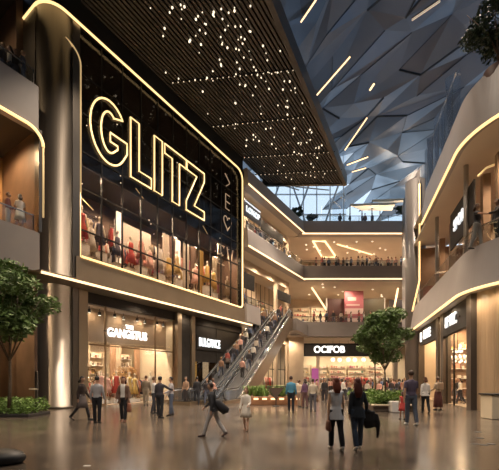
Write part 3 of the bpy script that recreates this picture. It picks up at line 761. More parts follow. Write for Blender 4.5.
# ------------------------------------------------------------------ escalators
EO = Vector((-.58, 24.5, 0)); EA = -math.atan2(.339, .941)
ed, en = Vector((.339, .941, 0)), Vector((-.941, .339, 0))
RISE, RUN, W = 8.85, 15.9, .62
def sl(y): return RISE*y/RUN
hr = []
def band(mb, x0, x1, lo, hi, y0=0, y1=RUN, n=1):
    mb.prism_yz([(y0, sl(y0)+lo), (y1, sl(y1)+lo), (y1, sl(y1)+hi), (y0, sl(y0)+hi)], x0, x1)
def escalator(label, off, kind):
    e0 = -2.6 if kind == 0 else -3.9
    t = thing('escalator', label, 'escalator', EO+en*off, EA, 'pair of escalators up to the first gallery')
    # truss with sloping underside
    mb = MB(); mb.prism_yz([(e0, 0), (e0, .22), (0, .25), (RUN, RISE+.12), (RUN+2.0, RISE+.12), (RUN+2.0, RISE-1.2), (RUN, RISE-1.5), (2.4, 0)], -W-.22, W+.22)
    mb.build('truss', mat('champagne_truss', (.42, .32, .22), .3, .75), t)
    mb = MB(); mb.prism_yz([(-.2, .22), (RUN, sl(RUN)+.12), (RUN, sl(RUN)+.2), (-.2, .28)], -W, W); mb.build('step_bed', M_rubber, t)
    st0 = None
    for k in range(38):
        y = .2+k*(RUN-.3)/38; z = sl(y)
        if st0 is None:
            st0 = MB().box(-W+.02, W-.02, 0, .40, .12, .34, .01).build('step', mat('step_metal', (.035, .033, .03), .55, .3), t)
        s_ = st0 if k == 0 else st0.copy()
        if k: COL.objects.link(s_); s_.parent = t
        s_.location = (0, y, z)
    for sx in (-1, 1):
        x = sx*(W+.10)
        g_ = MB().prism_yz([(e0+.3, .25), (0, .25), (RUN, RISE+.25), (RUN+1.3, RISE+.25), (RUN+1.3, RISE+1.05), (RUN, RISE+1.1), (0, 1.05), (e0+.3, .95)], x-.012, x+.012)
        g_.build('balustrade', glass('balustrade_glass', (.85, .88, .92), .03, .02, .2), t)
        path = [(e0+.5, .28), (e0+.15, .35), (e0-.05, .6), (e0+.05, .88), (e0+.4, 1.0), (0, 1.08), (RUN, RISE+1.13), (RUN+1.2, RISE+1.05), (RUN+1.55, RISE+.85), (RUN+1.6, RISE+.5), (RUN+1.3, RISE+.3)]
        hd_ = MB().tube([(x, y, z) for y, z in path], .05, 8, side=(1, 0, 0)).build('handrail', M_rubber, t, True)
        MB().tube([(x, y, z-.07) for y, z in path[4:8]], .05, 6, side=(1, 0, 0)).build('rail_trim', mat('rail_blue_steel', (.72, .78, .88), .3, 1), hd_)
        band(mb := MB(), x-.13, x+.13, .22, .30); mb.build('skirt', M_steel, t)
    MB().box(-W, W, e0+.1, -.1, .22, .26).build('comb_plate', M_dsteel, t)
    return t
escalator('right hand escalator with its bronze underside facing the planter', 1.0, 0)
escalator('left hand escalator next to the dark shop front', 2.85, 1)
for k in range(3): lamp(LF.p(13.5+k*1.0, -.7, 6.85), 40)

# ------------------------------------------------------------------ planting
M_bark = mat('bark', (.12, .085, .055), .8, var=.3, scale=12)
M_leaf = mat('leaf_green', (.12, .19, .055), .55, var=.5, scale=3)
M_leafd = mat('leaf_dark', (.025, .045, .02), .6, var=.5, scale=3)
M_leafb = mat('leaf_bright', (.17, .28, .06), .55, var=.4, scale=5)
def leaves(mb, blobs, n, size, rnd):
    for k in range(n):
        c, r = rnd.choice(blobs)
        d = Vector((rnd.gauss(0, 1), rnd.gauss(0, 1), rnd.gauss(0, 1))).normalized()
        q = Vector(c)+Vector((d.x*r[0], d.y*r[1], d.z*r[2]))*(rnd.random()**.35)
        u = Vector((rnd.gauss(0, 1), rnd.gauss(0, 1), rnd.gauss(0, .6))).normalized(); w = u.orthogonal().normalized()
        w = (Matrix.Rotation(rnd.uniform(0, 6.3), 3, u) @ w)
        s = size*rnd.uniform(.6, 1.3); a = [mb.bm.verts.new(q+v) for v in (-u*s, w*s*.38, u*s, -w*s*.38)]
        mb.bm.faces.new(a)
def tree(label, loc, h, rx, rz_, trunk_h, n, size, m, seed, group=None, forks=6, tr=.07):
    rnd = random.Random(seed); t = thing('tree', label, 'tree', loc, 0, group)
    mb = MB(); mb.tube([(0, 0, 0), (.04, 0, trunk_h*.5), (0, .03, trunk_h)], [tr*1.3, tr, tr*.9], 8); ends = []
    for k in range(forks):
        a = 2*PI*k/forks+rnd.uniform(-.3, .3); e = (rx*.72*math.cos(a), rx*.72*math.sin(a), trunk_h+(h-trunk_h)*rnd.uniform(.35, .7))
        mid = (e[0]*.35, e[1]*.35, trunk_h+(e[2]-trunk_h)*.5)
        mb.tube([(0, .0, trunk_h-.1), mid, e], [tr*.6, tr*.4, tr*.15], 6); ends.append(e)
        for q in range(2):
            e2 = (mid[0]+rnd.uniform(-.6, .6)*rx, mid[1]+rnd.uniform(-.6, .6)*rx, mid[2]+rnd.uniform(.2, .5)*(h-trunk_h)); mb.tube([mid, e2], [tr*.3, tr*.1], 5)
    mb.build('trunk', M_bark, t, True)
    cz = trunk_h+(h-trunk_h)*.52; blobs = []
    for k in range(26):
        d = Vector((rnd.gauss(0, 1), rnd.gauss(0, 1), rnd.gauss(0, 1))).normalized()*rnd.uniform(.45, .82)
        blobs.append(((d.x*rx, d.y*rx, cz+d.z*rz_), (rx*.30, rx*.30, rz_*.22)))
    mb = MB(); leaves(mb, blobs, n, size, rnd); mb.build('foliage', m, t)
    return t
tl = at(14, 14.6, .55)
tree('leafy green tree in the left planter in front of the bronze column', (tl.x-.2, tl.y, .4), 6.7, 2.1, 2.1, 2.1, 9000, .13, M_leaf, 3, tr=.06)
def planter(label, loc, sx, sy, h, wallm, hedge_h, m, n, size, seed, name='hedge_planter'):
    t = thing(name, label, 'planter', loc); rnd = random.Random(seed)
    MB().box(-sx/2, sx/2, -sy/2, sy/2, 0, h, .02).build('trough', wallm, t)
    mb = MB(); blobs = []
    nx_, ny_ = max(2, int(sx/.4)), max(2, int(sy/.4))
    for i in range(nx_):
        for j in range(ny_): blobs.append(((-sx/2+sx*(i+.5)/nx_, -sy/2+sy*(j+.5)/ny_, h+hedge_h*.45), (sx/nx_*.62, sy/ny_*.62, hedge_h*.55)))
    leaves(mb, blobs, n, size, rnd); mb.build('shrubs', m, t)
    return t
planter('clipped green hedge in a low planter at the left edge', at(8, 15.3, 0), 2.9, 1.6, .12, M_darkpan, .75, M_leafb, 4200, .07, 4)
t = thing('bollard_light', 'thin gold post with a small ledge beside the left hedge', 'post', at(36.5, 15.4, 0)); MB().box(-.05, .05, -.05, .05, 0, 2.0, .01).build('post', M_bronze, t); MB().box(-.32, .05, -.06, .06, 1.15, 1.22, .01).build('ledge', M_cream, t)
# centre planter
tc_ = at(388, 17.2, 0)
t = thing('planter', 'long low stone planter with a bench ledge under the centre tree', 'planter', at(382, 18.3, 0))
MB().box(-.9, 1.15, -1.2, 3.6, 0, .32, .03).build('trough', mat('stone_dark', (.12, .09, .07), .5), t)
MB().box(-.95, 1.2, -1.32, -1.0, .30, .38, .02).build('ledge', M_cream, t)
rnd = random.Random(8); mb = MB(); blobs = [((rnd.uniform(-.75, .95), rnd.uniform(-1.0, 3.2), .5+rnd.uniform(0, .3)), (.34, .34, .34)) for k in range(40)]
leaves(mb, blobs, 6500, .085, rnd); mb.build('shrubs', M_leafb, t)
tree('bushy green tree growing from the centre planter', (tc_.x, tc_.y+.4, .3), 5.2, 1.62, 1.6, 1.9, 9000, .105, M_leaf, 7, tr=.045)
tree('slender tree behind the centre tree in the same planter', (at(375, 20.6, 0).x, 20.6, .3), 4.6, 1.2, 1.1, 2.3, 2200, .11, M_leaf, 9, tr=.04)
t = thing('stone_block', 'pale square stone block at the front right corner of the centre planter', 'block', at(395.5, 16.9, 0))
MB().box(-.28, .28, -.28, .28, 0, .55, .04).build('body', M_white, t)
# planter by the escalator
t = thing('planter', 'timber planter with low lights and ferns at the foot of the escalator', 'planter', at(277, 22.5, 0))
MB().box(-2.3, 1.7, -.6, .9, 0, .55, .03).build('trough', mat('red_timber', (.32, .15, .07), .4, var=.2, scale=3), t)
mb = MB()
for k in range(7): mb.box(-2.1+k*.55, -1.8+k*.55, -.64, -.6, .34, .46)
mb.build('inset_lights', mat('inset', (1, .7, .4), emit=1.5, ecol=(1, .66, .36)), t)
mb = MB(); rnd = random.Random(3)
for k in range(60):
    x, y = rnd.uniform(-2.2, 1.5), rnd.uniform(-.5, .7)
    for q in range(9):
        a = rnd.uniform(0, 6.28); L_ = rnd.uniform(.3, .75)
        p = Vector((x, y, .5)); d = Vector((math.cos(a), math.sin(a), 0)); w = Vector((-d.y, d.x, 0))*.025
        pts = [p, p+d*L_*.5+Vector((0, 0, L_*1.0)), p+d*L_*1.1+Vector((0, 0, L_*1.1))]
        vv = [mb.bm.verts.new(v) for v in (pts[0]-w, pts[0]+w, pts[1]+w, pts[1]-w, pts[2])]
        mb.bm.faces.new(vv[:4]); mb.bm.faces.new((vv[3], vv[2], vv[4]))
mb.build('ferns', M_leafb, t)
t = thing('triangle_stand', 'black inverted triangle display stand in front of the escalator planter', 'stand', at(276, 20.9, 0))
mb = MB(); tri = [(-.62, 1.2), (.62, 1.2), (0, .42)]
mb.tube([(x, 0, z) for x, z in tri], .06, 6, closed=True); mb.build('frame', M_rubber, t)
MB().prism_xz([(-.5, 1.14), (.5, 1.14), (0, .5)], -.01, .01).build('panel', mat('stand_panel', (.10, .065, .045), .6), t)
MB().tube([(0, 0, .42), (0, 0, .02)], .03, 6).build('stem', M_rubber, t); MB().lathe([(.22, 0), (.22, .03), (.05, .05)], 16).build('base', M_rubber, t)
# tree in a pot on the top right corner
pr_ = at(491, 16.8, 15.9)
t = tree('dark bushy tree on the top right corner ledge', (pr_.x+.35, pr_.y, 16.9), 4.2, 1.9, 1.7, .9, 5200, .13, M_leafd, 12, tr=.07)
MB().lathe([(.45, -1.0), (.62, 0), (.58, .02), (.52, -.05)], 20).build('pot', mat('pot_brown', (.10, .045, .03), .6), t, True)
# rooftop deck shrubs
for i, (px, Y, h_, r) in enumerate(((298, 46.8, 2.0, 1.1), (404, 46.8, 2.6, 1.3), (311, 47.2, 1.2, .9))):
    t = tree(('small dark tree at the left end of the rooftop deck', 'small round tree at the right end of the rooftop deck', 'low spreading shrub beside the left rooftop tree')[i], at(px, Y, 23.2), h_+.4, r, h_*.35, h_*.4, 900, .16, M_leafd, 20+i, tr=.05)
    MB().lathe([(.4, -.5), (.5, .02), (.4, .02)], 12).build('pot', M_dsteel, t)

# ------------------------------------------------------------------ people
def cm(c, r=.8):
    k = 'cloth_%d_%d_%d' % tuple(int(v*255) for v in c)
    return mat(k, c, r)
SKIN = [(.50, .30, .20), (.38, .22, .14), (.60, .40, .28), (.22, .12, .08)]
def remeshed(mb, name, vox, m, parent):
    o = mb.build(name, m, None)
    md = o.modifiers.new('r', 'REMESH'); md.mode = 'VOXEL'; md.voxel_size = vox
    sm = o.modifiers.new('s', 'SMOOTH'); sm.iterations = 2; sm.factor = .5
    bpy.context.view_layer.update()
    me = bpy.data.meshes.new_from_object(o.evaluated_get(bpy.context.evaluated_depsgraph_get()))
    old = o.data; o.modifiers.clear(); o.data = me; bpy.data.meshes.remove(old)
    for p in me.polygons: p.use_smooth = True
    o.name = name; o.parent = parent
    return o
def rx(v, a): return Vector((v.x, v.y*math.cos(a)-v.z*math.sin(a), v.y*math.sin(a)+v.z*math.cos(a)))
def person(label, loc, rz, H=1.74, legs=((8, 4), (-10, 12)), arms=((-12, 10, 12), (12, 10, 12)), lean=0, skin=0, top=(.5, .5, .5), bot=(.03, .03, .04),
           hair=(.03, .02, .015), shoe=(.03, .03, .03), sleeve='long', bottom='trousers', hairlen=.06, vox=.017, female=False, coat=None, group=None, face=False, sit=False, cat='person', head_turn=0, hat=None, topfall=0.):
    """legs/arms: (swing forward deg, knee bend) and (swing, abduct, elbow bend) for left and right; the figure faces local +y"""
    t = thing('person', label, cat, loc, rz, group); S = H/1.75
    D = math.radians; hw = .088 if not female else .082; sw = .163 if not female else .138
    J = {}; fz = []
    for i, sx in enumerate((-1, 1)):
        a, b = D(legs[i][0]), D(legs[i][1]); hip = Vector((sx*hw, 0, .92))
        kn = hip+Vector((sx*.01, .43*math.sin(a), -.43*math.cos(a))); an = kn+Vector((-sx*.005, .41*math.sin(a-b), -.41*math.cos(a-b)))
        pit = min(0, (a-b))*.8; fd = Vector((0, math.cos(pit), math.sin(pit)))
        J[i] = (hip, kn, an, fd); fz.append(min(an.z-.075, (an+fd*.16).z-.045))
    dz = -min(fz)
    L = lambda v: Vector(v)+Vector((0, 0, dz))
    bend = D(-lean)
    def T(v): v = Vector(v)-Vector((0, 0, .95)); return rx(v, bend)+L((0, 0, .95))
    arm = {}
    for i, sx in enumerate((-1, 1)):
        s_, ab, el = [D(x) for x in arms[i]]
        sh = T((sx*sw, 0, 1.385)); d1 = Vector((sx*math.sin(ab), math.sin(s_)*math.cos(ab), -math.cos(s_)*math.cos(ab)))
        eb = sh+d1*.285; a2 = s_+el; d2 = Vector((sx*math.sin(ab)*math.cos(el)*.6-sx*.12*math.sin(el), math.sin(a2), -math.cos(a2))).normalized(); wr = eb+d2*.25
        arm[i] = (sh, eb, wr, d2)
    bw = 1.0 if not female else .88
    def torso(mb, g, z0=.86, z1=1.45):
        P = [(.86, .145, .10), (.95, .152, .108), (1.06, .128 if not female else .108, .09), (1.2, .145*bw, .105), (1.33, .160*bw, .105), (1.39, .150*bw, .09), (1.425, .11*bw, .072), (1.465, .058, .054)]
        P = [p for p in P if z0-.01 <= p[0] <= z1+.01]
        mb.tube([T((0, 0, p[0])) for p in P], [(p[1]+g, p[2]+g) for p in P], 14, side=(1, 0, 0))
    def legm(mb, g, i, z=1., lo=1.):
        hip, kn, an, fd = [L(v) if k < 3 else v for k, v in enumerate(J[i])]
        mid = kn.lerp(an, .35); e = kn.lerp(an, lo)
        mb.tube([hip+Vector((0, 0, .06)), hip.lerp(kn, .45), kn, mid, e], [.088+g, .074+g, .052+g, .054+g, (.036 if lo > .9 else .045)+g*1.6], 10, side=(1, 0, 0))
    def armm(mb, g, i, frac=1.):
        sh, eb, wr, d = arm[i]
        pts = [sh-Vector(((-1, 1)[i]*.03, 0, -.012)), sh+Vector((0, 0, -.025)), eb]; r = [.040+g, .047+g, .036+g]
        if frac > .6: pts += [eb.lerp(wr, frac)]; r += [.028+g]
        else: pts[-1] = sh.lerp(eb, .72)
        mb.tube(pts, r, 9)
    mb = MB(); torso(mb, 0); 
    for i in (0, 1):
        legm(mb, 0, i); hip, kn, an, fd = J[i]; a_ = L(an)
        mb.tube([a_-fd*.045-Vector((0, 0, .03)), a_+fd*.06-Vector((0, 0, .045)), a_+fd*.15-Vector((0, 0, .055))], [.03, .035, .022], 8)
        armm(mb, 0, i); sh, eb, wr, d = arm[i]; sx = (-1, 1)[i]
        # hand: palm, four fingers of unequal length curled a little, thumb leaving the side
        pal = wr+d*.085; fwd = Vector((0, 1, 0))-d*d.y; fwd = fwd.normalized() if fwd.length > .2 else Vector((0, 0, 1)); out = d.cross(fwd).normalized()
        mb.tube([wr-d*.02, wr+d*.03, pal], [(.022, .018), (.036, .015), (.037, .014)], 8, side=fwd)
        if vox < .03:
            for q, (off, ln) in enumerate(((.028, .068), (.010, .078), (-.009, .072), (-.027, .056))):
                b0 = pal-d*.012+fwd*off; cu = -out*sx*.012
                mb.tube([b0, b0+d*ln*.45, b0+d*ln*.8+cu, b0+d*ln+cu*2.2], [.0105, .0098, .009, .0075], 6)
            b0 = wr+d*.035+fwd*.03; mb.tube([b0-fwd*.012, b0+fwd*.022+d*.018, b0+fwd*.03+d*.05], [.0125, .011, .009], 6)
    nk = T((0, 0, 1.44)); hd = T((0, .015, 1.635))
    mb.tube([nk, T((0, .0, 1.50)), T((0, .008, 1.56))], [.058, .05, .052], 10)
    mb.ball(hd, (.073, .092, .112), 14, 10); mb.tube([hd+Vector((0, .045, -.02)), hd+Vector((0, .055, -.085))], [(.05, .04), (.03, .025)], 8, side=(1, 0, 0))
    mb.tube([hd+Vector((0, .085, .012)), hd+Vector((0, .108, -.025)), hd+Vector((0, .088, -.036))], [.009, .016, .01], 6)
    for sx in (-1, 1): mb.ball(hd+Vector((sx*.075, -.005, -.008)), (.010, .018, .028), 6, 5)
    bd = remeshed(mb, 'body', vox, cm(SKIN[skin], .55), t)
    if face:
        for sx in (-1, 1): MB().ball(hd+Vector((sx*.030, .083, .010)), (.013, .008, .008), 8, 6).build('eye', cm((.03, .02, .02), .2), bd)
        MB().ball(hd+Vector((0, .088, -.058)), (.026, .01, .008), 8, 5).build('mouth', cm((.35, .10, .09)), bd)
    # clothes
    if bottom in ('trousers', 'shorts'):
        mb = MB()
        mb.tube([T((0, 0, z)) for z in (.85, .92, 1.02)], [(.155, .113), (.162, .118), (.140, .103)], 14, side=(1, 0, 0))
        for i in (0, 1): legm(mb, .016, i, lo=1.0 if bottom == 'trousers' else .0+.05)
        remeshed(mb, bottom, vox, cm(bot), t)
    elif bottom in ('skirt', 'long_skirt', 'dress'):
        zb = {'skirt': .52, 'dress': .55, 'long_skirt': .16}[bottom]; mx_ = .5*(J[0][1]+J[1][1]).y*.6
        mb = MB(); mb.tube([T((0, 0, 1.04)), L((0, 0, .93)), L((0, mx_*.5, .75)), L((0, mx_, zb))], [(.135, .105), (.175, .13), (.20, .16), (.25, .21)], 16, side=(1, 0, 0))
        mb.build('skirt', cm(bot), t, True)
        if bottom == 'skirt':
            mb = MB()
            for i in (0, 1): legm(mb, .006, i)
            mb.build('stockings', cm((.03, .03, .035)), t, True)
    mb = MB(); torso(mb, .017, .95, 1.47)
    if topfall: mb.tube([T((0, 0, 1.0)), L((0, 0, .95-topfall*.5)), L((0, -.01, .93-topfall))], [(.16, .12), (.185, .14), (.20, .15)], 14, side=(1, 0, 0))
    for i in (0, 1):
        if sleeve != 'none': armm(mb, .014, i, .96 if sleeve == 'long' else .5)
        else: mb.ball(arm[i][0], .055, 8, 6)
    remeshed(mb, 'top', vox, cm(top), t)
    if coat:
        mb = MB(); torso(mb, .034, .86, 1.47)
        mb.tube([T((0, -.02, 1.05)), L((0, -.03, .85)), L((0, -.04, coat[3]))], [(.17, .11), (.21, .14), (.26, .16)], 14, side=(1, 0, 0))
        for i in (0, 1): armm(mb, .026, i, .93)
        # open at the front
        o = remeshed(mb, 'coat', vox, cm(coat[:3]), t); bm = bmesh.new(); bm.from_mesh(o.data)
        bmesh.ops.delete(bm, geom=[v for v in bm.verts if v.co.y > .03 and abs(v.co.x) < .075 and v.co.z > dz+coat[3]-.02], context='VERTS'); bm.to_mesh(o.data); bm.free()
    if hat: MB().ball(hd+Vector((0, -.005, .05)), (.085, .105, .075), 12, 8).build('hat', cm(hat), t, True)
    if hair is not None:
        mb = MB(); mb.ball(hd+Vector((0, -.014, .022)), (.084, .098, .108), 14, 10)
        bm = mb.bm
        bmesh.ops.delete(bm, geom=[v for v in bm.verts if (v.co-hd).y > .035 and (v.co-hd).z < .055 or (v.co-hd).z < -.06], context='VERTS')
        if hairlen > .1:
            mb.tube([hd+Vector((0, -.035, .05)), hd+Vector((0, -.06, -.05)), T((0, -.10, 1.635-hairlen*.6)), T((0, -.115, 1.635-hairlen))], [(.085, .055), (.098, .055), (.105, .045), (.06, .025)], 12, side=(1, 0, 0))
        mb.build('hair', cm(hair, .6), t, True)
    for i in (0, 1):
        hip, kn, an, fd = J[i]; a_ = L(an); dn = Vector((0, -fd.z, fd.y))
        MB().tube([a_-fd*.06-dn*.035, a_-fd*.02-dn*.035, a_+fd*.08-dn*.045, a_+fd*.165-dn*.052, a_+fd*.19-dn*.055], [(.028, .03), (.042, .042), (.046, .034), (.040, .024), (.018, .014)], 10, side=(1, 0, 0)).build('shoe', cm(shoe), t, True)
    t.scale = (S, S, S); t['_hand'] = [list((t.matrix_basis @ arm[i][2])) for i in (0, 1)]
    return t
HANDS = {}
def hand(t, i, d=.09):
    v = t['_hand'][i]; return Vector(v[:])
def bag(label, t, i, col, w=.30, h=.26, dpt=.10, drop=.28, rz=None, name='handbag'):
    v = hand(t, i); b = thing(name, label, 'bag', v-Vector((0, 0, drop+h*.5)), t.rotation_euler.z+PI/2 if rz is None else rz)
    mb = MB(); mb.tube([(0, 0, -h*.5), (0, 0, -h*.3), (0, 0, h*.3), (0, 0, h*.5)], [(w*.50, dpt*.45), (w*.53, dpt*.6), (w*.45, dpt*.45), (w*.40, dpt*.2)], 12, side=(1, 0, 0)); mb.build('body', cm(col), b, True)
    MB().tube([(-w*.25, 0, h*.45), (-w*.18, 0, h*.5+drop*.7), (0, 0, h*.5+drop-.05), (w*.18, 0, h*.5+drop*.7), (w*.25, 0, h*.45)], .012, 6).build('handle', cm(tuple(c*.6 for c in col)), b, True)
    return b
def ground(px, fy, py_top=None):
    Y = EZ*F/(fy-HY); return Vector(((px-CX)/F*Y, Y, 0))
r_ = math.radians
ord_ = ['first', 'second', 'third', 'fourth', 'fifth', 'sixth', 'seventh', 'eighth', 'ninth', 'tenth', 'eleventh', 'twelfth', 'thirteenth', 'fourteenth']
walkA, walkB = ((16, 6), (-14, 14)), ((-16, 16), (14, 4))
# --- the two women in front
A = person('woman with red hair in a sleeveless white tunic and black leggings walking away', ground(336, 449.5), r_(2), 1.64, ((9, 3), (-9, 16)), ((-8, 8, 8), (10, 9, 12)), top=(.80, .82, .86), bot=(.012, .012, .016), hair=(.19, .045, .02), shoe=(.55, .5, .46), sleeve='none', hairlen=.26, vox=.0125, female=True, topfall=.20, skin=2)
bag('brown leather shoulder bag hanging at the left side of the woman in white', A, 0, (.13, .05, .03), .28, .24, .1, .12)
B = person('woman with long auburn hair in a dark navy jacket and blue jeans walking away', ground(357.5, 449), r_(-2), 1.63, ((-8, 14), (9, 3)), ((-4, 8, 8), (6, 18, 22)), top=(.022, .03, .042), bot=(.035, .055, .09), hair=(.10, .022, .015), shoe=(.6, .58, .55), hairlen=.36, vox=.0125, female=True, topfall=.16, skin=2)
hv = hand(B, 1); t = thing('folded_coat', 'black coat draped over the right forearm of the woman in the navy jacket', 'coat', hv, 0)
mb = MB(); mb.tube([(-.12, -.02, -.02), (.02, 0, .03), (.16, 0, -.05)], [(.06, .05), (.09, .07), (.06, .05)], 10)
mb.tube([(.03, 0, .02), (.06, 0, -.18), (.10, .02, -.36)], [(.17, .07), (.19, .07), (.12, .05)], 12, side=(1, 0, 0)); mb.tube([(.20, 0, -.04), (.27, 0, -.26), (.27, .02, -.60)], [(.07, .05), (.06, .05), (.03, .03)], 8)
o = remeshed(mb, 'cloth', .02, cm((.012, .012, .014)), t)
# --- right of the centre planter
person('tall man in a plum grey t-shirt and blue jeans walking away beside the planter', ground(411, 425), r_(-3), 1.93, ((7, 3), (-8, 12)), ((-8, 9, 10), (8, 9, 10)), top=(.085, .065, .105), bot=(.07, .085, .12), hair=(.05, .025, .015), shoe=(.5, .5, .5), sleeve='short', vox=.016)
person('small girl in a red dress walking beside the tall man', ground(402.5, 419.5), r_(0), 1.14, ((8, 4), (-6, 8)), ((0, 12, 5), (30, 20, 20)), top=(.62, .08, .07), bot=(.62, .08, .07), bottom='dress', hair=(.07, .03, .02), hairlen=.2, sleeve='none', vox=.016, female=True)
person('woman with short brown hair in a white blouse and black trousers by the beige shop', ground(425.5, 413), r_(-12), 1.76, ((12, 4), (-10, 18)), ((-10, 12, 10), (10, 12, 14)), top=(.78, .74, .70), bot=(.014, .014, .018), hair=(.12, .045, .02), hairlen=.12, vox=.016, female=True, topfall=.1)
w = person('woman in a beige cardigan and long maroon skirt with a backpack by the chandelier shop', ground(438, 410), r_(10), 1.78, ((4, 2), (-4, 4)), ((10, 14, 60), (-4, 10, 10)), top=(.40, .32, .24), bot=(.13, .045, .04), bottom='long_skirt', hair=(.06, .03, .02), hairlen=.1, vox=.016, female=True)
b = thing('backpack', 'small tan backpack worn by the woman in the maroon skirt', 'backpack', Vector(w.location)+Vector((0, -.24, 1.27)), r_(10))
MB().box(-.15, .15, -.08, .08, -.2, .2, .05).build('body', cm((.35, .24, .16)), b); MB().tube([(-.08, 0, .2), (0, 0, .27), (.08, 0, .2)], .012, 6).build('loop', cm((.1, .07, .05)), b)
# --- group before the GANGSTUS shop
person('woman in a dark jacket and grey skirt walking past the bronze column', ground(82, 420), r_(-95), 1.78, ((20, 6), (-18, 22)), ((14, 8, 20), (-12, 8, 14)), top=(.035, .022, .018), bot=(.13, .105, .10), bottom='skirt', hair=(.02, .014, .012), hairlen=.14, vox=.016, female=True, skin=1)
person('man in a pale grey shirt and black trousers standing with his back turned', ground(97, 423), r_(4), 1.74, ((3, 0), (-3, 2)), ((2, 12, 12), (4, 12, 16)), top=(.38, .37, .38), bot=(.014, .014, .016), hair=(.015, .012, .01), vox=.016)
C_ = person('woman in a white top and open tan cardigan facing the viewer', ground(123.5, 421.5), r_(185), 1.72, ((6, 2), (-6, 8)), ((4, 16, 20), (-4, 18, 12)), top=(.72, .68, .62), bot=(.02, .02, .024), hair=(.07, .02, .014), hairlen=.22, vox=.016, female=True, coat=(.17, .095, .065, .72), face=True, shoe=(.25, .12, .08))
bag('large brown shopping tote in the hand of the woman in the tan cardigan', C_, 0, (.24, .09, .05), .34, .34, .14, .14, name='tote_bag')
person('man in a dark shirt and black trousers reaching out to his companion', ground(160, 418), r_(-15), 1.76, ((4, 0), (-3, 2)), ((2, 10, 8), (50, 30, 25)), top=(.05, .045, .055), bot=(.018, .018, .022), hair=(.018, .012, .01), vox=.016)
person('person in a grey top and blue jeans facing the man in the dark shirt', ground(171, 415.5), r_(120), 1.74, ((5, 2), (-5, 4)), ((30, 10, 30), (6, 10, 20)), top=(.38, .36, .37), bot=(.10, .12, .17), hair=(.03, .018, .014), hairlen=.1, vox=.018, female=True)
person('person in a white jacket half hidden behind the man in the dark shirt', ground(154, 413.5), r_(-60), 1.76, ((6, 2), (-6, 6)), ((10, 10, 20), (6, 10, 20)), top=(.62, .60, .58), bot=(.05, .05, .06), hair=(.16, .08, .04), hairlen=.1, vox=.018)
person('person in khaki clothes standing just outside the lit shop window', ground(146, 405.5), r_(15), 1.9, ((4, 0), (-3, 0)), ((4, 10, 20), (4, 10, 20)), top=(.22, .17, .12), bot=(.30, .24, .17), hair=(.12, .06, .03), vox=.02)
person('shopper in a tan top standing by the escalator newels', ground(186, 405), r_(170), 1.85, ((5, 2), (-4, 2)), ((14, 10, 40), (6, 10, 20)), top=(.32, .20, .13), bot=(.06, .05, .05), hair=(.03, .02, .015), hairlen=.14, vox=.02, female=True, face=True)
person('man in black standing at the dark shop front left of the escalator', ground(197, 404.5), r_(20), 1.85, ((4, 0), (-4, 2)), ((4, 10, 20), (4, 10, 20)), top=(.025, .025, .03), bot=(.03, .03, .035), hair=(.02, .015, .012), vox=.02)
# --- middle
D_ = person('man in a dark jacket and light trousers striding to the left', ground(213, 436.5), r_(82), 1.56, ((21, 4), (-20, 14)), ((-14, 10, 20), (18, 10, 30)), top=(.028, .028, .034), bot=(.36, .34, .33), hair=(.035, .02, .015), shoe=(.05, .03, .03), vox=.015, lean=6, topfall=.1)
b = thing('duffel_bag', 'black duffel bag slung behind the striding man', 'bag', Vector(D_.location)+Vector((.24, -.06, .92)), r_(20))
MB().tube([(-.10, 0, .12), (-.12, 0, .08), (0, 0, -.1), (.14, 0, -.22), (.15, 0, -.26)], [(.04, .05), (.09, .09), (.13, .11), (.12, .1), (.05, .05)], 12).build('body', cm((.018, .018, .02)), b, True); MB().tube([(-.18, 0, .08), (-.2, 0, .32), (-.1, 0, .42)], .014, 6).build('strap', cm((.02, .02, .02)), b)
E_ = person('young person in a cream dress and white jacket walking by the escalator foot', ground(246, 430.5), r_(165), 1.36, ((8, 2), (-8, 6)), ((20, 10, 50), (6, 12, 14)), top=(.62, .56, .48), bot=(.60, .54, .46), bottom='dress', hair=(.14, .07, .035), hairlen=.14, vox=.016, female=True, face=True, shoe=(.2, .1, .06))
person('man in a teal blue shirt and black trousers before the fern planter', ground(291, 412.5), r_(-8), 1.80, ((5, 2), (-4, 4)), ((4, 10, 16), (4, 12, 16)), top=(.07, .24, .36), bot=(.015, .015, .018), hair=(.05, .02, .015), vox=.017)
F_ = person('man in a beige jacket and grey jeans walking toward the OCIFOB shop', ground(313, 412), r_(-4), 1.68, ((8, 2), (-8, 8)), ((4, 10, 14), (4, 12, 14)), top=(.55, .46, .35), bot=(.10, .09, .10), hair=(.06, .03, .02), vox=.017)
bag('brown bag at the right side of the man in the beige jacket', F_, 1, (.22, .12, .07), .26, .22, .1, .1)
person('shopper in dark clothes beyond the man in the beige jacket', ground(324.5, 402), r_(175), 1.76, ((6, 2), (-6, 4)), ((6, 10, 20), (6, 10, 20)), top=(.03, .026, .028), bot=(.04, .035, .04), hair=(.03, .02, .015), vox=.022)
person('person in a purple top walking between the two men near the ferns', ground(305, 408), r_(20), 1.68, ((6, 2), (-6, 4)), ((6, 10, 20), (6, 10, 20)), top=(.16, .08, .15), bot=(.12, .06, .06), hair=(.04, .02, .015), hairlen=.16, vox=.022, female=True)
person('person in a cream shirt with tan trousers beside the planter rim', ground(299.5, 407), r_(-30), 1.62, ((6, 2), (-6, 4)), ((6, 10, 20), (6, 10, 20)), top=(.60, .48, .36), bot=(.34, .24, .17), hair=(.10, .05, .03), vox=.022)

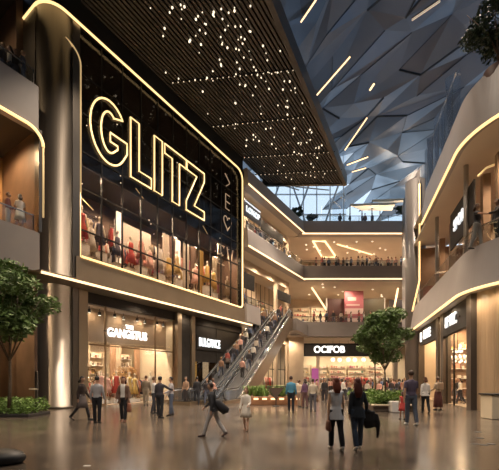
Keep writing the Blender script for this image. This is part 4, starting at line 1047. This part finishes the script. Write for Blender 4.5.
# --- shared casts for crowds: built once, then copied part by part
TOPS = [(.55, .48, .40), (.035, .03, .035), (.42, .10, .08), (.12, .16, .26), (.66, .62, .56), (.30, .17, .11), (.20, .22, .16), (.55, .30, .24)]
cast = []
for k in range(8):
    fem = k % 2 == 0
    p = person('tmp', (0, 0, -50), 0, 1.74, (walkA, walkB, ((3, 1), (-3, 2)), ((4, 0), (-2, 0)))[k % 4], ((6, 10, 14+k*4), (-6, 12, 20)), top=TOPS[k], bot=[(.03, .03, .04), (.08, .09, .13), (.14, .10, .08), (.04, .035, .035)][k % 4],
               hair=[(.03, .02, .015), (.10, .045, .02), (.02, .015, .012), (.22, .12, .05)][(k*3) % 4], hairlen=.18 if fem else .06, vox=.03, female=fem, bottom='skirt' if k in (2, 6) else 'trousers', skin=k % 4)
    cast.append(p)
CN = ['cream', 'black', 'red', 'navy', 'white', 'brown', 'olive', 'coral']
crnd = random.Random(21)
def crowd(k, loc, rz, label, group=None, H=1.74): return dup(cast[k], loc, rz, label, group, H/1.75)
# distant crowd on the ground floor
spots = []
tries = 0
while len(spots) < 44 and tries < 4000:
    tries += 1
    px = crnd.choice((crnd.uniform(296, 350), crnd.uniform(296, 368), crnd.uniform(366, 408))); Y = crnd.uniform(24, 43) if px < 366 else crnd.uniform(26, 42)
    q = Vector(((px-CX)/F*Y, Y, 0))
    if all((q-s).length > .75 for s in spots): spots.append(q)
for i, q in enumerate(spots):
    crowd(crnd.randrange(8), q, crnd.uniform(0, 6.28), 'distant shopper in the crowd before the far ground floor shops', 'crowd before the far ground floor shops', crnd.uniform(1.6, 1.85))
for i, (px, Y, k) in enumerate(((207, 22.6, 1), (213, 24.0, 7))):
    crowd(k, at(px, Y, 0), 3+i, ('person in black at the foot of the left escalator', 'person in a coral top beside the foot of the escalators')[i])
for i, (px, Y, k) in enumerate(((452, 17.6, 4), (458, 17.8, 1), (447, 19.2, 5))):
    crowd(k, RF.p((8.9, 8.0, 7.0)[i], 1.15+.1*i, 0.03), 1+i, ('person in white inside the chandelier shop, in its middle', 'person in black inside the chandelier shop, nearest the dark pier', 'person in brown inside the chandelier shop, nearest its far bar')[i])
# riders of the escalators
rid = [(1.0, 7.6, 1), (2.85, 8.2, 4), (2.85, 12.5, 1), (1.0, 12.2, 5), (2.85, 4.8, 1), (2.85, 6.5, 7), (1.0, 3.7, 1), (1.0, 4.9, 4), (1.0, 6.2, 0), (1.0, 9.4, 4), (1.0, 10.6, 1), (2.85, 2.6, 5), (2.85, 3.9, 2), (2.85, 5.6, 5), (2.85, 7.4, 1), (2.85, 9.0, 3), (2.85, 10.4, 1), (2.85, 13.6, 5), (1.0, 14.2, 1), (1.0, 2.4, 7), (2.85, 11.6, 7)]
side = {1.0: 'right hand', 2.85: 'left hand'}; rank = {}
for off, y, k in sorted(rid):
    rank[off] = rank.get(off, 0)+1; n = ['first', 'second', 'third', 'fourth', 'fifth', 'sixth', 'seventh', 'eighth', 'ninth', 'tenth', 'eleventh', 'twelfth', 'thirteenth'][rank[off]-1]
    crowd(k, EO+en*(off+crnd.uniform(-.2, .2))+ed*(y+.25)+Vector((0, 0, sl(y)+.36)), EA+(PI if crnd.random() < .25 else 0), '%s rider up on the %s escalator, in %s' % (n, side[off], CN[k]), None, 1.75)
# balconies
def along(fr, s0, s1, n, y0, y1, z, label, group, H=1.92, face=None):
    for i in range(n):
        s = s0+(s1-s0)*(i+.5+crnd.uniform(-.3, .3))/n
        crowd(crnd.randrange(8), fr.p(s, crnd.uniform(y0, y1), z), crnd.uniform(0, 6.28) if face is None else face+crnd.uniform(-.5, .5), label, group, H)
along(BF, 2.2, 16.8, 24, .75, 1.6, 16.77, 'visitor behind the glass of the far upper bridge', 'visitors on the far upper bridge')
along(BF, 2.0, 11, 11, .75, 1.8, 9.32, 'visitor behind the glass of the far lower bridge', 'visitors on the far lower bridge')
along(LF, 19, 30, 9, .8, 1.1, 16.87, 'visitor at the upper left balcony past the facade', 'visitors on the upper left balcony')
along(LF, 17.4, 19.2, 3, .8, 1.1, 9.27, 'visitor at the short lower left balcony beside the escalator top', 'visitors on the lower left balcony by the facade')
along(LF, 26, 30, 5, .7, 1.0, 9.27, 'visitor at the lower left balcony past the facade', 'visitors on the lower left balcony')
for i, (px, k) in enumerate(((340, 1), (362, 1), (372, 3), (365, 5), (350, 1))):
    crowd(k, at(px, 46.6, 22.72), PI+i, ('dark figure at the middle of the rooftop deck', 'taller dark figure near the deck canopy', 'figure in navy beside the deck canopy', 'person in brown on the deck between the two dark figures', 'lone dark figure on the deck left of the bench')[i], None, 1.85)
for i, px in enumerate((334, 343, 366, 376)):
    o = MB().box(-.75, .75, -.25, .25, 0, .95, .03).build('display_counter', M_white); o.location = at(px, 47.6, 16.77); tag(o, 'white counter on the far upper bridge, %s from the left' % ord_[i], 'counter'); MB().box(-.8, .8, -.3, .3, .95, 1.0, .01).build('top', M_cream, o)
# near left galleries
person('woman in a white dress talking at the lower near left gallery', at(20, 17.75, 9.32), r_(40), 2.0, ((3, 0), (-3, 2)), ((20, 14, 60), (6, 12, 20)), top=(.75, .70, .66), bot=(.72, .68, .62), bottom='dress', hair=(.05, .03, .02), hairlen=.2, vox=.018, female=True, sleeve='short')
person('man in a maroon jacket beside the woman in white on the lower near left gallery', at(8, 17.6, 9.32), r_(-60), 2.0, ((3, 0), (-3, 2)), ((30, 14, 60), (6, 12, 20)), top=(.13, .04, .035), bot=(.5, .47, .44), hair=(.12, .06, .03), vox=.018)
for i, (px, k, H) in enumerate(((3, 1, 2.1), (10, 0, 2.0), (15, 1, 1.9), (23, 1, 1.85))):
    crowd(k, at(px, 17.6+.06*i, 16.97), 1+i*1.3, ('dark figure at the left edge of the top near left gallery', 'figure with a pale top on the top near left gallery', 'dark figure third from the left edge on the top near left gallery', 'dark figure nearest the column on the top near left gallery')[i], None, H)
# right gallery pair
person('woman in a black top and grey trousers standing at the upper right gallery', at(477, 17.3, 8.3), r_(-150), 2.28, ((10, 4), (-8, 14)), ((6, 10, 16), (55, 22, 8)), top=(.035, .035, .04), bot=(.26, .25, .23), hair=(.06, .025, .015), hairlen=.14, vox=.018, female=True, sleeve='short')
person('man in a dark suit facing the woman in black on the upper right gallery', at(497.5, 16.9, 8.3), r_(80), 2.3, ((4, 0), (-4, 2)), ((40, 14, 40), (6, 12, 20)), top=(.05, .045, .05), bot=(.05, .045, .045), hair=(.05, .03, .02), vox=.018)

# ------------------------------------------------------------------ goods in the shops
GC = [(.55, .08, .06), (.62, .30, .22), (.70, .48, .16), (.10, .09, .12), (.70, .64, .56), (.35, .10, .14), (.30, .22, .14), (.75, .45, .38), (.12, .16, .10)]
def mannequin_proto(k):
    c = GC[k]; t = thing('mannequin', 'tmp', 'mannequin', (0, 0, -60))
    mb = MB()
    mb.tube([(0, 0, .85), (0, 0, .95), (0, 0, 1.07), (0, 0, 1.25), (0, 0, 1.38), (0, 0, 1.46), (0, 0, 1.56)], [(.15, .1), (.155, .11), (.11, .09), (.15, .11), (.16, .09), (.05, .05), (.045, .045)], 12, side=(1, 0, 0))
    mb.ball((0, .01, 1.66), (.07, .09, .11), 10, 8)
    for sx in (-1, 1):
        mb.tube([(sx*.15, 0, 1.38), (sx*.22, .02, 1.1), (sx*.24, .1, .88), (sx*.24, .14, .76)], [.045, .036, .026, .03], 8); mb.tube([(sx*.08, 0, .9), (sx*.09, .02, .5), (sx*.09, 0, .08), (sx*.09, .12, .03)], [.085, .055, .035, .03], 8)
    mb.build('body', cm((.72, .62, .5)), t, True)
    mb = MB(); mb.tube([(0, 0, .45 if k % 2 else .3), (0, 0, .8), (0, 0, 1.06), (0, 0, 1.25), (0, 0, 1.40)], [(.30, .26), (.21, .17), (.135, .11), (.17, .13), (.17, .10)], 14, side=(1, 0, 0)); mb.build('dress', cm(c), t, True)
    MB().lathe([(.25, 0), (.25, .02), (.02, .03)], 16).build('base', M_steel, t)
    return t
mq = [mannequin_proto(k) for k in range(9)]
NMC = ['red', 'salmon', 'gold', 'black', 'ivory', 'wine', 'brown', 'pink', 'dark green']
def mann(k, loc, rz, label, H=1.85): return dup(mq[k], loc, rz, label, None, H/1.75)
def stand(fr, s, y, z, h, L=1.0, label='white plinth', cat='plinth', m=None, d=.5, grp=None):
    o = MB().box(-L/2, L/2, -d/2, d/2, 0, h, .02).build('display_plinth', m or M_white); o.location = fr.p(s, y, z); o.rotation_euler = (0, 0, fr.a); MB().box(-L/2-.03, L/2+.03, -d/2-.03, d/2+.03, h, h+.03, .01).build('top', M_cream, o)
    return tag(o, label, cat, grp)
for i, (s, k, h) in enumerate(((.7, 0, 1.1), (1.35, 4, .4), (1.9, 3, .9), (3.2, 3, .5), (4.3, 0, .5), (5.2, 1, .9), (6.0, 7, .4), (6.9, 4, .8), (7.9, 2, .5), (8.8, 2, .9), (11.0, 7, .5), (12.6, 2, 1.2), (13.5, 2, .8), (15.6, 6, .6))):
    stand(LF, s, .85, 8.95, h, .8, 'pale plinth under the %s mannequin from the column in the GLITZ window' % ord_[i])
    mann(k, LF.p(s, .85, 8.98+h), LF.a+PI+R.uniform(-.5, .5), '%s mannequin from the column in the GLITZ window, %s outfit' % (ord_[i], NMC[k]), 2.3)
# garment racks
def rack_proto(cols, L=2.2, n=16, seed=0):
    rnd = random.Random(seed); t = thing('garment_rack', 'tmp', 'rack', (0, 0, -60))
    mb = MB()
    for x in (-L/2, L/2): mb.tube([(x, 0, 0), (x, 0, 1.75)], .025, 6); mb.tube([(x, -.3, .03), (x, .3, .03)], .025, 6)
    mb.tube([(-L/2, 0, 1.75), (L/2, 0, 1.75)], .025, 6); mb.build('frame', M_steel, t)
    for k in range(n):
        x = -L/2+L*(k+.6)/n; z = rnd.uniform(.35, .95); g = MB()
        g.tube([(x, 0, z), (x+.02, 0, (z+1.55)/2), (x, 0, 1.5), (x, 0, 1.6)], [(.055, .30), (.05, .26), (.045, .22), (.02, .05)], 8, side=(1, 0, 0)); g.build('garment', cm(GC[rnd.choice(cols)]), t, True)
    return t
rp = [rack_proto((0, 1, 7, 4), seed=1), rack_proto((2, 6, 4, 3), seed=2), rack_proto((5, 3, 0, 1), seed=3)]
def rack(k, fr, s, y, z, rz=0, label='', grp=None, sc=1.): return dup(rp[k], fr.p(s, y, z), fr.a+rz, label, grp, sc)
for i, (s, k) in enumerate(((1.7, 0), (4.9, 2), (8.0, 0), (11.1, 1), (14.3, 2))):
    rack(k, LF, s, 1.75, 9.0, .1, 'garment rack in the GLITZ window display behind the mannequins, %s from the column' % ord_[i], None, 1.3)
    rack((k+1) % 3, LF, s+.3, 2.75, 10.9, 0, 'raised garment rack at the back of the GLITZ display, %s from the column' % ord_[i], None, 1.15)
    stand(LF, s+.3, 2.75, 9.0, 1.87, 2.6, 'low platform at the back of the GLITZ display, %s from the column' % ord_[i], 'platform', None, .9)
# bright and dark back panels of the display
for i, (s0, s1, c, e) in enumerate(((.15, .85, (1, .93, .82), 1), (3.4, 3.9, (1, .93, .82), 1), (4.0, 7.3, (.50, .42, .34), 0), (9.0, 9.5, (1, .9, .75), 1), (1.0, 3.3, (.06, .035, .03), 0))):
    o = MB().box(s0, s1, 0, .08, 9.0, 13.3).build('back_panel', mat('lit_panel', (.9, .85, .75), emit=1.1, ecol=(1, .84, .62)) if e else cm(c)); o.location = LF.p(0, 1.15 if e else 3.2 if i == 4 else 2.25, 0); o.rotation_euler = (0, 0, LF.a)
    tag(o, ('narrow glowing panel at the column end of the GLITZ display', 'glowing panel right of the dark backdrop in the GLITZ display', 'broad pale backdrop in the middle of the GLITZ display', 'glowing panel past the middle of the GLITZ display', 'dark backdrop near the column end of the GLITZ display')[i], 'panel')
    if e: MB().box(s0-.04, s1+.04, .08, .12, 8.98, 13.35).build('frame', M_darkpan, o)
# drapes hanging at the far end of the display
for i, (s0, c) in enumerate(((7.7, (.62, .52, .42)), (8.5, (.30, .18, .13)), (10.0, (.66, .58, .48)), (10.9, (.22, .14, .10)), (11.9, (.55, .36, .12)), (13.9, (.42, .34, .25)), (14.9, (.25, .17, .12)))):
    mb = MB(); n = 14; W_ = .72; f = [(k/n*W_, .07*math.sin(k*1.9)) for k in range(n+1)]
    mb.prism([(x, y) for x, y in f]+[(x, y+.03) for x, y in f[::-1]], 9.0, 13.4)
    o = mb.build('hanging_drape', cm(c)); o.location = LF.p(s0, 1.3, 0); o.rotation_euler = (0, 0, LF.a)
    tag(o, 'tall hanging fabric drape in the far half of the GLITZ display, %s from the left' % ord_[i], 'drape')
    MB().tube([(-.05, 0, 13.45), (W_+.05, 0, 13.45)], .03, 6).build('rod', M_dsteel, o)
# sparkles of lights within the dark upper glazing
for k in range(46):
    o = first.copy(); COL.objects.link(o); o.location = LF.p(R.uniform(.5, 16), R.uniform(.6, 4.2), R.uniform(12.9, 21.5) if k % 2 else R.uniform(12.9, 15)); o.scale = (.7, .7, .7)
    tag(o, 'pinpoint light glimmering behind the dark glass of the GLITZ facade', 'light', 'pinpoint lights behind the GLITZ facade glass')
for i in range(6):
    s = 1.2+i*2.7; o = MB().tube([(0, 0, 0), (1.3, .5, -.25)], .035, 6).build('ceiling_light', M_neondim, None, True); o.location = LF.p(s, 2+(i % 3)*.6, 13.6+(i*1.7) % 5); o.rotation_euler = (0, 0, LF.a)
    tag(o, 'short slanted light tube behind the dark glass, %s from the column' % ord_[i], 'light')
# ground floor lit shop
def shelves(fr, s, y, z, w, h, n, label, seed, m=M_cream, rz=0):
    t = thing('wall_shelf', label, 'shelving', fr.p(s, y, z), fr.a+rz); rnd = random.Random(seed)
    MB().box(-w/2, w/2, .28, .32, 0, h).build('back', m, t)
    mb = MB(); mb.box(-w/2-.04, -w/2, 0, .32, 0, h).box(w/2, w/2+.04, 0, .32, 0, h); mb.build('side_panel', m, t)
    for k in range(n):
        zz = h*(k+.3)/n; sh = MB().box(-w/2, w/2, 0, .3, zz, zz+.04).build('shelf', M_white, t)
        x = -w/2+.15; g = MB(); 
        while x < w/2-.25:
            ww = rnd.uniform(.14, .3); g.mi = rnd.randrange(4); g.box(x, x+ww, .06, .26, zz+.04, zz+.04+rnd.uniform(.12, min(.42, h/n*.75)), .015); x += ww+rnd.uniform(.05, .25)
        tag(g.build('goods', [cm(GC[q]) for q in (rnd.randrange(9), 4, 6, 1)], sh), kind='stuff')
    return t
for i, (s, w) in enumerate(((1.4, 1.4), (3.5, 2.0), (6.1, 1.8))):
    shelves(LF, s, 4.3, .03, w, 3.7, 6, 'tall cream shelving at the back of the GANGSTUS shop, %s' % ('by the column', 'in the middle', 'by the right pier')[i], 30+i)
for i, (s, y, k, z) in enumerate(((1.0, 1.0, 4, .0), (2.3, 1.3, 7, .25), (2.9, 1.5, 7, .1), (3.4, 1.2, 0, .25), (4.6, 1.4, 2, .2), (5.3, 1.7, 2, .1), (6.6, 1.5, 4, .25))):
    stand(LF, s, y, .03, .1+z, .7, 'low round cornered plinth under the %s mannequin of the GANGSTUS window' % ord_[i]); mann(k, LF.p(s, y, .16+z), LF.a+PI+R.uniform(-.4, .4), '%s mannequin from the column in the GANGSTUS window, %s outfit' % (ord_[i], NMC[k]))
for i, (s, y, k) in enumerate(((1.9, 2.9, 0), (4.3, 3.0, 0), (6.5, 2.6, 2), (5.6, 3.6, 1))): rack(k, LF, s, y, .03, .2, 'garment rack on the GANGSTUS shop floor, %s from the column side' % ord_[i])
for i, s0 in enumerate((.65, 2.55, 4.75, 5.2, 7.0)):
    mb = MB(); n = 12; f = [(k/n*.6, .05*math.sin(k*1.7)) for k in range(n+1)]
    mb.prism([(x, y) for x, y in f]+[(x, y+.03) for x, y in f[::-1]], .05, 4.6)
    o = mb.build('hanging_drape', cm((.62, .50, .36) if i % 2 else (.40, .25, .15))); o.location = LF.p(s0, 3.9, 0); o.rotation_euler = (0, 0, LF.a)
    tag(o, 'floor length drape between the shelves of the GANGSTUS shop, %s from the column side' % ord_[i], 'drape'); MB().tube([(-.05, 0, 4.63), (.65, 0, 4.63)], .025, 6).build('rod', M_dsteel, o)
t = thing('wreath', 'large round dried flower wreath ornament in the GANGSTUS window', 'ornament', LF.p(1.25, .8, 1.9), LF.a)
mb = MB(); leaves(mb, [((.42*math.cos(a*.4), 0, .42*math.sin(a*.4)), (.16, .08, .16)) for a in range(16)], 500, .06, random.Random(2)); mb.build('petals', cm((.45, .32, .16)), t); MB().tube([(.42*math.cos(a*.4), 0, .42*math.sin(a*.4)) for a in range(16)], .04, 6, closed=True).build('hoop', M_bark, t); MB().tube([(0, 0, -.42), (0, 0, -1.85)], .02, 6).build('stand', M_steel, t)
t = thing('flower_arrangement', 'big golden branch arrangement in the middle of the GANGSTUS window', 'plant', LF.p(4.9, 2.5, .03), LF.a)
mb = MB(); leaves(mb, [((R.uniform(-1.1, 1.1), R.uniform(-.3, .3), 1.5+R.uniform(-.3, .9)), (.4, .3, .35)) for _ in range(14)], 1800, .07, random.Random(6)); mb.build('blossom', cm((.62, .38, .16)), t); MB().lathe([(.2, 0), (.3, .3), (.16, .75), (.2, .8)], 16).build('vase', M_white, t, True)
# left shops beyond the facade, far shops: racks and shelving
for lv, z in ((0, .03), (1, 9.27), (2, 16.87)):
    for i, s in enumerate((18.6, 22, 25.4, 28.8)):
        rack((i+lv) % 3, LF, s, 4.1, z, 0, 'garment rack in a left side shop past the facade, %s level, %s from the facade' % (('ground', 'middle', 'top')[lv], ord_[i]), None, 1.25)
        shelves(LF, s, 4.9, z, 2.2, 3.4, 4, 'shelving in a left side shop past the facade, %s level, %s from the facade' % (('ground', 'middle', 'top')[lv], ord_[i]), 50+i+lv*5)
for lv, z in ((0, .03), (1, 9.32), (2, 16.77)):
    for i, s in enumerate((1.6, 4.6, 7.6, 10.6, 13.8)):
        shelves(BF, s, 9.8, z, 2.4, 4.2, 5, 'shelving against the far wall, %s level, %s from the left' % (('ground', 'middle', 'top')[lv], ord_[i]), 80+i+lv*6)
        if lv != 1: rack((i+lv) % 3, BF, s, 6.5, z, 0, 'garment rack in the far shops, %s level, %s from the left' % (('ground', 'middle', 'top')[lv], ord_[i]), None, 1.3)
for i in range(5):
    t = thing('pendant_lamp', 'glowing globe pendant over the OCIFOB shop floor', 'lamp', BF.p(5.2+i*1.1, 3.2+.5*(i % 2), 4.6), 0, 'globe pendants over the OCIFOB shop floor')
    MB().ball((0, 0, 0), .3, 12, 8).build('globe', mat('globe', (1, .9, .7), emit=1.7, ecol=(1, .8, .52)), t, True); MB().tube([(0, 0, .3), (0, 0, 2.8)], .015, 5).build('cord', M_mull, t)
t = thing('poster_stand', 'small magenta poster stand in front of the far beige shop', 'poster', BF.p(1.8, -1.2, 0), 0)
MB().box(-.45, .45, 0, .06, .9, 3.2, .01).build('poster', mat('magenta', (.45, .12, .38), .5, emit=.25), t); MB().tube([(0, .03, 0), (0, .03, .9)], .04, 6).build('stem', M_dsteel, t)
# right shops
shelves(RF, 6.1, 2.1, .03, 2.6, 4.4, 6, 'dark shelving on the end wall beyond the chandelier', 140, M_brown, PI/2)
for i, s in enumerate((1.8, 4.4)): shelves(RF, s, 4.6, .03, 2.2, 3.2, 4, 'shelving in the beige right hand shop, %s' % ('far end', 'near end')[i], 120+i)
for i, s in enumerate((9.2, 11.0, 12.7)):
    shelves(RF, s, 5.5, .03, 1.6, 4.0, 5, 'shelving behind the chandelier, %s from the far end' % ord_[i], 130+i, M_brown); rack(i % 3, RF, s, 3.2, .03, .3, 'garment rack under the chandelier, %s from the far end' % ord_[i])
for i, s in enumerate((3.4, 6.8, 10, 12.6)): rack(i % 3, RF, s, 3.0, 8.23, .1, 'garment rack on the upper right level, %s from the far end' % ord_[i], None, 1.2)
for p in cast+mq+rp:
    for c in list(p.children): bpy.data.objects.remove(c)
    bpy.data.objects.remove(p)
for o in bpy.data.objects:
    if '_hand' in o: del o['_hand']

# foreground oddments
o = MB().ball((0, 0, 0), (.42, .3, .17), 20, 10).build('floor_cushion', M_rubber, None, True); o.location = at(2, 6.4, .10); bpy.data.objects['floor_cushion'].location.z = .1
tag(o, 'black rounded object lying on the floor at the lower left corner', 'cushion')
o = MB().box(-.06, .06, -.03, .03, 0, .008).build('floor_marker', M_white); o.location = ground(87, 466); tag(o, 'tiny pale marker on the dark floor in the left foreground', 'marker')
for i, (px, py) in enumerate(((478, 432), (480, 438), (476, 444), (484, 445), (491, 444))):
    o = MB().lathe([(.10, 0), (.10, .006), (.09, .009)], 14).build('floor_stud', M_rubber) if i == 0 else bpy.data.objects['floor_stud'].copy()
    if i: COL.objects.link(o)
    o.location = ground(px, py); tag(o, 'small dark spot-like disc on the floor near the right edge', 'disc', 'dark discs on the right foreground floor')

# ------------------------------------------------------------------ light, sky, camera
for x, y, w_ in ((-5.5, 18, 7000), (-2, 21, 7000), (-1, 27, 7000), (3, 26, 6000), (3.5, 33, 6500), (7.5, 35, 6000)): lamp((x, y, 23.6), w_, (1, .80, .60), .3, 1.55)  # added ambient fill, standing in for the slatted ceiling's small lights
for x, y, w_ in ((11, 20, 8500), (13, 28, 8500), (4, 18, 5000)): lamp((x, y, 27.5), w_, (1, .82, .64), .3, 1.55)  # added fill spots hung under the roof, without fittings
for x, y, z, w_ in ((-4, 0, 23.4, 14000), (5, 0, 27, 16000)): lamp((x, y, z), w_, (1, .86, .72), .3, .72, (math.radians(33), 0, 0))  # added front fill from above the camera, tilted forward onto the people
w = bpy.data.worlds.new('dusk'); SC.world = w; w.use_nodes = True; nt = w.node_tree; bg = nt.nodes['Background']
tc = nt.nodes.new('ShaderNodeTexCoord'); sp = nt.nodes.new('ShaderNodeSeparateXYZ'); cr = nt.nodes.new('ShaderNodeValToRGB')
cr.color_ramp.elements[0].position = 0; cr.color_ramp.elements[0].color = (1.0, 1.12, 1.25, 1)
cr.color_ramp.elements[1].position = 1; cr.color_ramp.elements[1].color = (.05, .075, .12, 1)
e = cr.color_ramp.elements.new(.50); e.color = (.85, 1.02, 1.2, 1); e = cr.color_ramp.elements.new(.58); e.color = (.13, .17, .24, 1)
nt.links.new(tc.outputs['Generated'], sp.inputs[0]); nt.links.new(sp.outputs['Z'], cr.inputs[0]); nt.links.new(cr.outputs[0], bg.inputs[0]); bg.inputs[1].default_value = 1.0
cam = bpy.data.cameras.new('camera'); cam.sensor_width = 36; cam.sensor_fit = 'HORIZONTAL'; cam.lens = 36*F/499; cam.shift_y = (HY-235)/499; cam.shift_x = -.5/499; cam.clip_end = 500; cam.clip_start = .05
co = bpy.data.objects.new('camera', cam); COL.objects.link(co); co.location = (0, 0, EZ); co.rotation_euler = (PI/2, 0, 0); SC.camera = co
SC.view_settings.view_transform = 'Standard'; SC.view_settings.look = 'None'; SC.view_settings.gamma = 1; SC.view_settings.exposure = 0
SC.cycles.max_bounces = 8; SC.cycles.transparent_max_bounces = 16; SC.cycles.sample_clamp_indirect = 4
